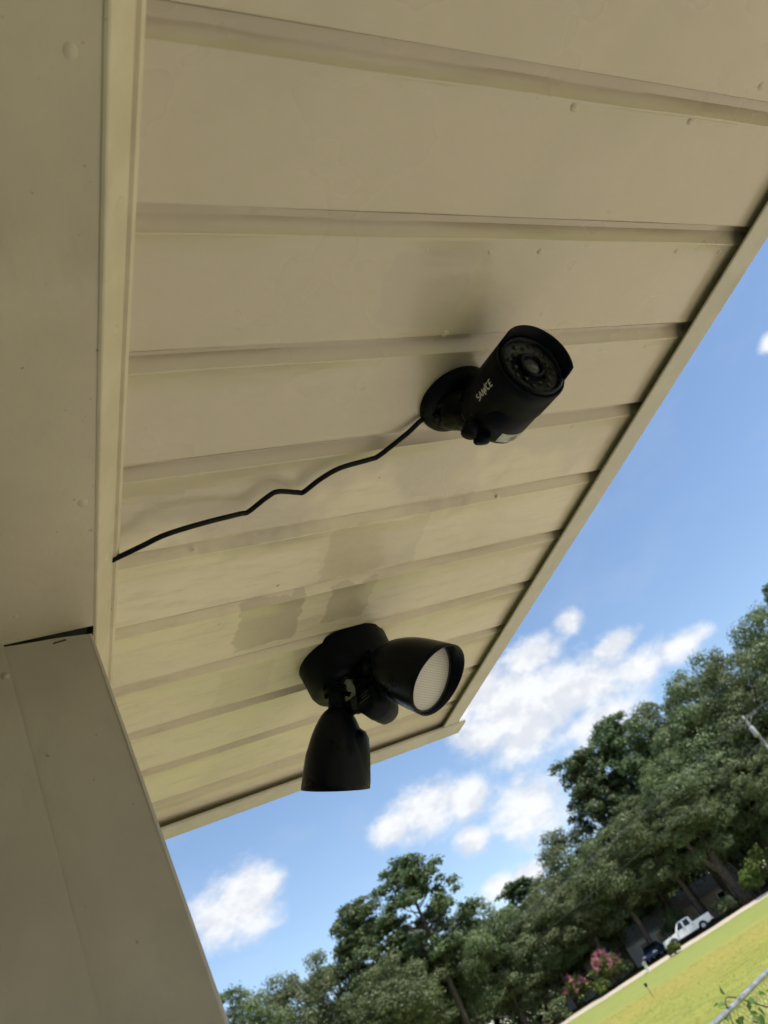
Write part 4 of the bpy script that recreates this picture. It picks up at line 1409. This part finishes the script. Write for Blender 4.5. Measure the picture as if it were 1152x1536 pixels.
x, y = polar(34.3, 44.0)
ls = empty('garden_stake', (x, y, gz(x, y) - 0.02), 0.3, 'small dark stake light standing alone on the lawn', 'stake light')
MB().tube([(0, 0, 0), (0.01, 0, 0.30), (-0.02, 0, 0.5)], 0.012, 8).build('stake', M['grey_plastic'], ls)
MB().lathe([(0.02, 0.48), (0.05, 0.51), (0.075, 0.57), (0.07, 0.63), (0.02, 0.66), (0.001, 0.665)], None, 14).build('lamp_cap', M['black'], ls)

# power pole with crossarm, transformer and lines
PD = 74.0
x, y = polar(49.05, PD)
pole_top = EYE + PD * math.tan(math.radians(8.15))
pz = gz(x, y)
pole = empty('power_pole', (x, y, pz), -RA + math.radians(-20), 'grey wooden power pole with crossarm in front of the right-hand trees', 'power pole')
ph_ = pole_top - pz
MB().tube([(0, 0, -0.5), (0, 0, ph_ * 0.5), (0, 0, ph_)], [0.17, 0.145, 0.115], 12).build('pole', M['pole_wood'], pole)
MB().box((0, -0.14, ph_ - 0.35), (2.3, 0.10, 0.12)).build('crossarm', M['pole_wood'], pole)
for s in (-1, 1):
    MB().tube([(s * 0.65, -0.14, ph_ - 0.38), (0, -0.14, ph_ - 0.95)], 0.022, 6).build('brace', M['steel'], pole)
MB().lathe([(0.001, ph_ - 1.95), (0.20, ph_ - 1.93), (0.22, ph_ - 1.85), (0.22, ph_ - 1.15), (0.19, ph_ - 1.08), (0.001, ph_ - 1.05)], (Vector((0, -0.36, 0)), Vector((0, 0, 1)), Vector((1, 0, 0))), 18).build('transformer', M['can_grey'], pole)
for xx in (-1.05, -0.4, 0.4, 1.05):
    MB().lathe([(0.02, 0.0), (0.05, 0.03), (0.03, 0.07), (0.05, 0.10), (0.02, 0.16), (0.001, 0.165)], (Vector((xx, -0.14, ph_ - 0.29)), Vector((0, 0, 1)), Vector((1, 0, 0))), 10).build('insulator', M['can_grey'], pole)
bpy.context.view_layer.update()
mw = pole.matrix_world.copy()
far1 = Vector((*polar(20.0, 118), 10.5))
far2 = Vector((*polar(74.0, 50), 10.8))
labels = ['uppermost power line running from the pole towards the left', 'second power line below the uppermost, left of the pole', 'third power line sagging left of the pole', 'lowest power line strung left from the pole']
for i, (xx, zz) in enumerate(((-1.05, ph_ - 0.13), (-0.4, ph_ - 0.13), (1.05, ph_ - 0.13), (0.0, ph_ - 2.4))):
    a = mw @ Vector((xx, -0.14, zz))
    pts = []
    for far in (far1, far2):
        e_ = far + Vector((0.4 * i, 0.2 * i, 0.0 if i < 3 else -2.2))
        seg = [a.lerp(e_, k / 14) - Vector((0, 0, 4 * 0.9 * (k / 14) * (1 - k / 14))) for k in range(15)]
        pts = list(reversed(seg)) if not pts else pts + seg[1:]
    tag(MB().tube(pts, 0.011, 5).build('power_line', M['wire']), labels[i], 'power line', 'power lines on the pole')

# ------------------------------------------------------------------ fence with vine
pA, pB = Vector((3.99, 5.42, 1.215)), Vector((5.01, 5.82, 1.22))
dirv = (pB - pA).normalized()
fe = empty('chain_link_fence', (pA.x, pA.y, 0), 0, 'galvanised chain link fence whose round top rail crosses the bottom right corner', 'fence')
q0, q1 = pA - dirv * 2.2, pB + dirv * 9.0
railp = [q0.lerp(q1, i / 24) + Vector((0, 0, 0.012 * math.sin(i * 1.1))) for i in range(25)]
o = MB().tube(railp, 0.019, 12).build('top_rail', M['steel'], fe); o.matrix_parent_inverse = Matrix.Translation(-fe.location)
Ltot = (q1 - q0).length
for tpos in (0.15, 2.75 + 3.0, 2.75 + 6.0, 2.75 + 8.8):
    p = q0 + dirv * tpos
    b = MB().tube([(p.x, p.y, -0.2), (p.x, p.y, 1.19)], 0.024, 10)
    o = b.build('fence_post', M['steel'], fe); o.matrix_parent_inverse = Matrix.Translation(-fe.location)
mesh_b = MB(); stp = 0.062; hh = 1.16
nrm = Vector((-dirv.y, dirv.x, 0)) * 0.022
k = -hh
while k < Ltot:
    for sg in (1, -1):
        a0 = max(0.0, k); a1 = min(Ltot, k + hh)
        if a1 > a0 + 0.02:
            z0 = (a0 - k); z1 = (a1 - k)
            if sg < 0: z0, z1 = hh - z0, hh - z1
            P0 = q0 + dirv * a0 + nrm; P1 = q0 + dirv * a1 + nrm
            mesh_b.tube([(P0.x, P0.y, 0.04 + z0), (P1.x, P1.y, 0.04 + z1)], 0.0016, 3, cap=False)
    k += stp
o = mesh_b.build('wire_mesh', M['steel'], fe); o.matrix_parent_inverse = Matrix.Translation(-fe.location); tag(o, kind='stuff')

# vine on the rail
vine = empty('climbing_vine', (pA.x, pA.y, 0), 0, 'green vine with heart-shaped leaves climbing over the fence rail', 'vine')
rng = random.Random(9)


def leaf_mesh(nm):
    b = MB()
    out = [(0, 0), (0.28, -0.12), (0.52, 0.10), (0.50, 0.42), (0.26, 0.78), (0, 1.08), (-0.26, 0.78), (-0.50, 0.42), (-0.52, 0.10), (-0.28, -0.12)]
    vs = [(x_, y_, 0.12 * abs(x_) - 0.10 * y_ * y_) for x_, y_ in out] + [(0, 0.4, -0.04)]
    b.add(vs, [(i, (i + 1) % 10, 10) for i in range(10)], True)
    return b.mesh(nm, M['vine_leaf'])


lm = leaf_mesh('leaf')
vp = [pA + dirv * 0.05 + Vector((0, 0, -1.1)), pA + dirv * 0.10 + Vector((0, 0, -0.4)), pA + dirv * 0.24 + Vector((0, -0.02, -0.05)), pA + dirv * 0.42 + Vector((0, 0.02, 0.05)), pA + dirv * 0.75 + Vector((0, -0.03, -0.14)), pA + dirv * 1.0 + Vector((0, 0, -0.22))]
o = MB().tube(smooth_path(vp, 4), 0.005, 6).build('stem', M['bark'], vine); o.matrix_parent_inverse = Matrix.Translation(-vine.location)
sp_ = smooth_path(vp, 8)
for i in range(46):
    p = sp_[rng.randrange(6, len(sp_))]
    o = obj('leaf', lm, vine)
    o.matrix_parent_inverse = Matrix.Translation(-vine.location)
    o.location = p + Vector((rng.uniform(-0.09, 0.09), rng.uniform(-0.07, 0.07), rng.uniform(-0.14, 0.10)))
    o.rotation_euler = (rng.uniform(-1.6, 0.4), rng.uniform(-0.7, 0.7), rng.uniform(0, 6.28))
    s = rng.uniform(0.034, 0.066); o.scale = (s, s, s)

# ------------------------------------------------------------------ grass blades on the part of the lawn that can be made out
rng_ = np.random.default_rng(7)
N = 24000
s_ = 11 + 40 * rng_.random(N) ** 1.8
az_ = np.radians(rng_.uniform(24, 52, N))
gx = s_ * np.sin(az_); gy = s_ * np.cos(az_)
sperp = gx * SX + gy * SY
gzv = np.where(sperp > 12, 0.0065 * (np.minimum(sperp, 88) - 12), 0)
hgt = rng_.uniform(0.012, 0.035, N) * (1 + (rng_.random(N) > 0.97) * 0.8)
an = rng_.uniform(0, 6.283, N); w = 0.006 + 0.0005 * s_
base = np.stack([gx, gy, gzv], 1)
side_ = np.stack([np.cos(an), np.sin(an), np.zeros(N)], 1) * w[:, None]
tip = base + np.stack([rng_.normal(size=N) * 0.075, rng_.normal(size=N) * 0.075, hgt], 1)
co3 = np.empty((N, 3, 3)); co3[:, 0] = base - side_; co3[:, 1] = base + side_; co3[:, 2] = tip
me = bpy.data.meshes.new('grass')
me.vertices.add(3 * N); me.loops.add(3 * N); me.polygons.add(N)
me.vertices.foreach_set('co', co3.ravel())
me.loops.foreach_set('vertex_index', np.arange(3 * N, dtype=np.int32))
me.polygons.foreach_set('loop_start', np.arange(0, 3 * N, 3, dtype=np.int32))
me.polygons.foreach_set('loop_total', np.full(N, 3, dtype=np.int32))
me.materials.append(M['grass_blade']); me.update(calc_edges=True)
tag(obj('grass', me), 'short yellow-green grass of the sunlit lawn', 'grass', kind='stuff')
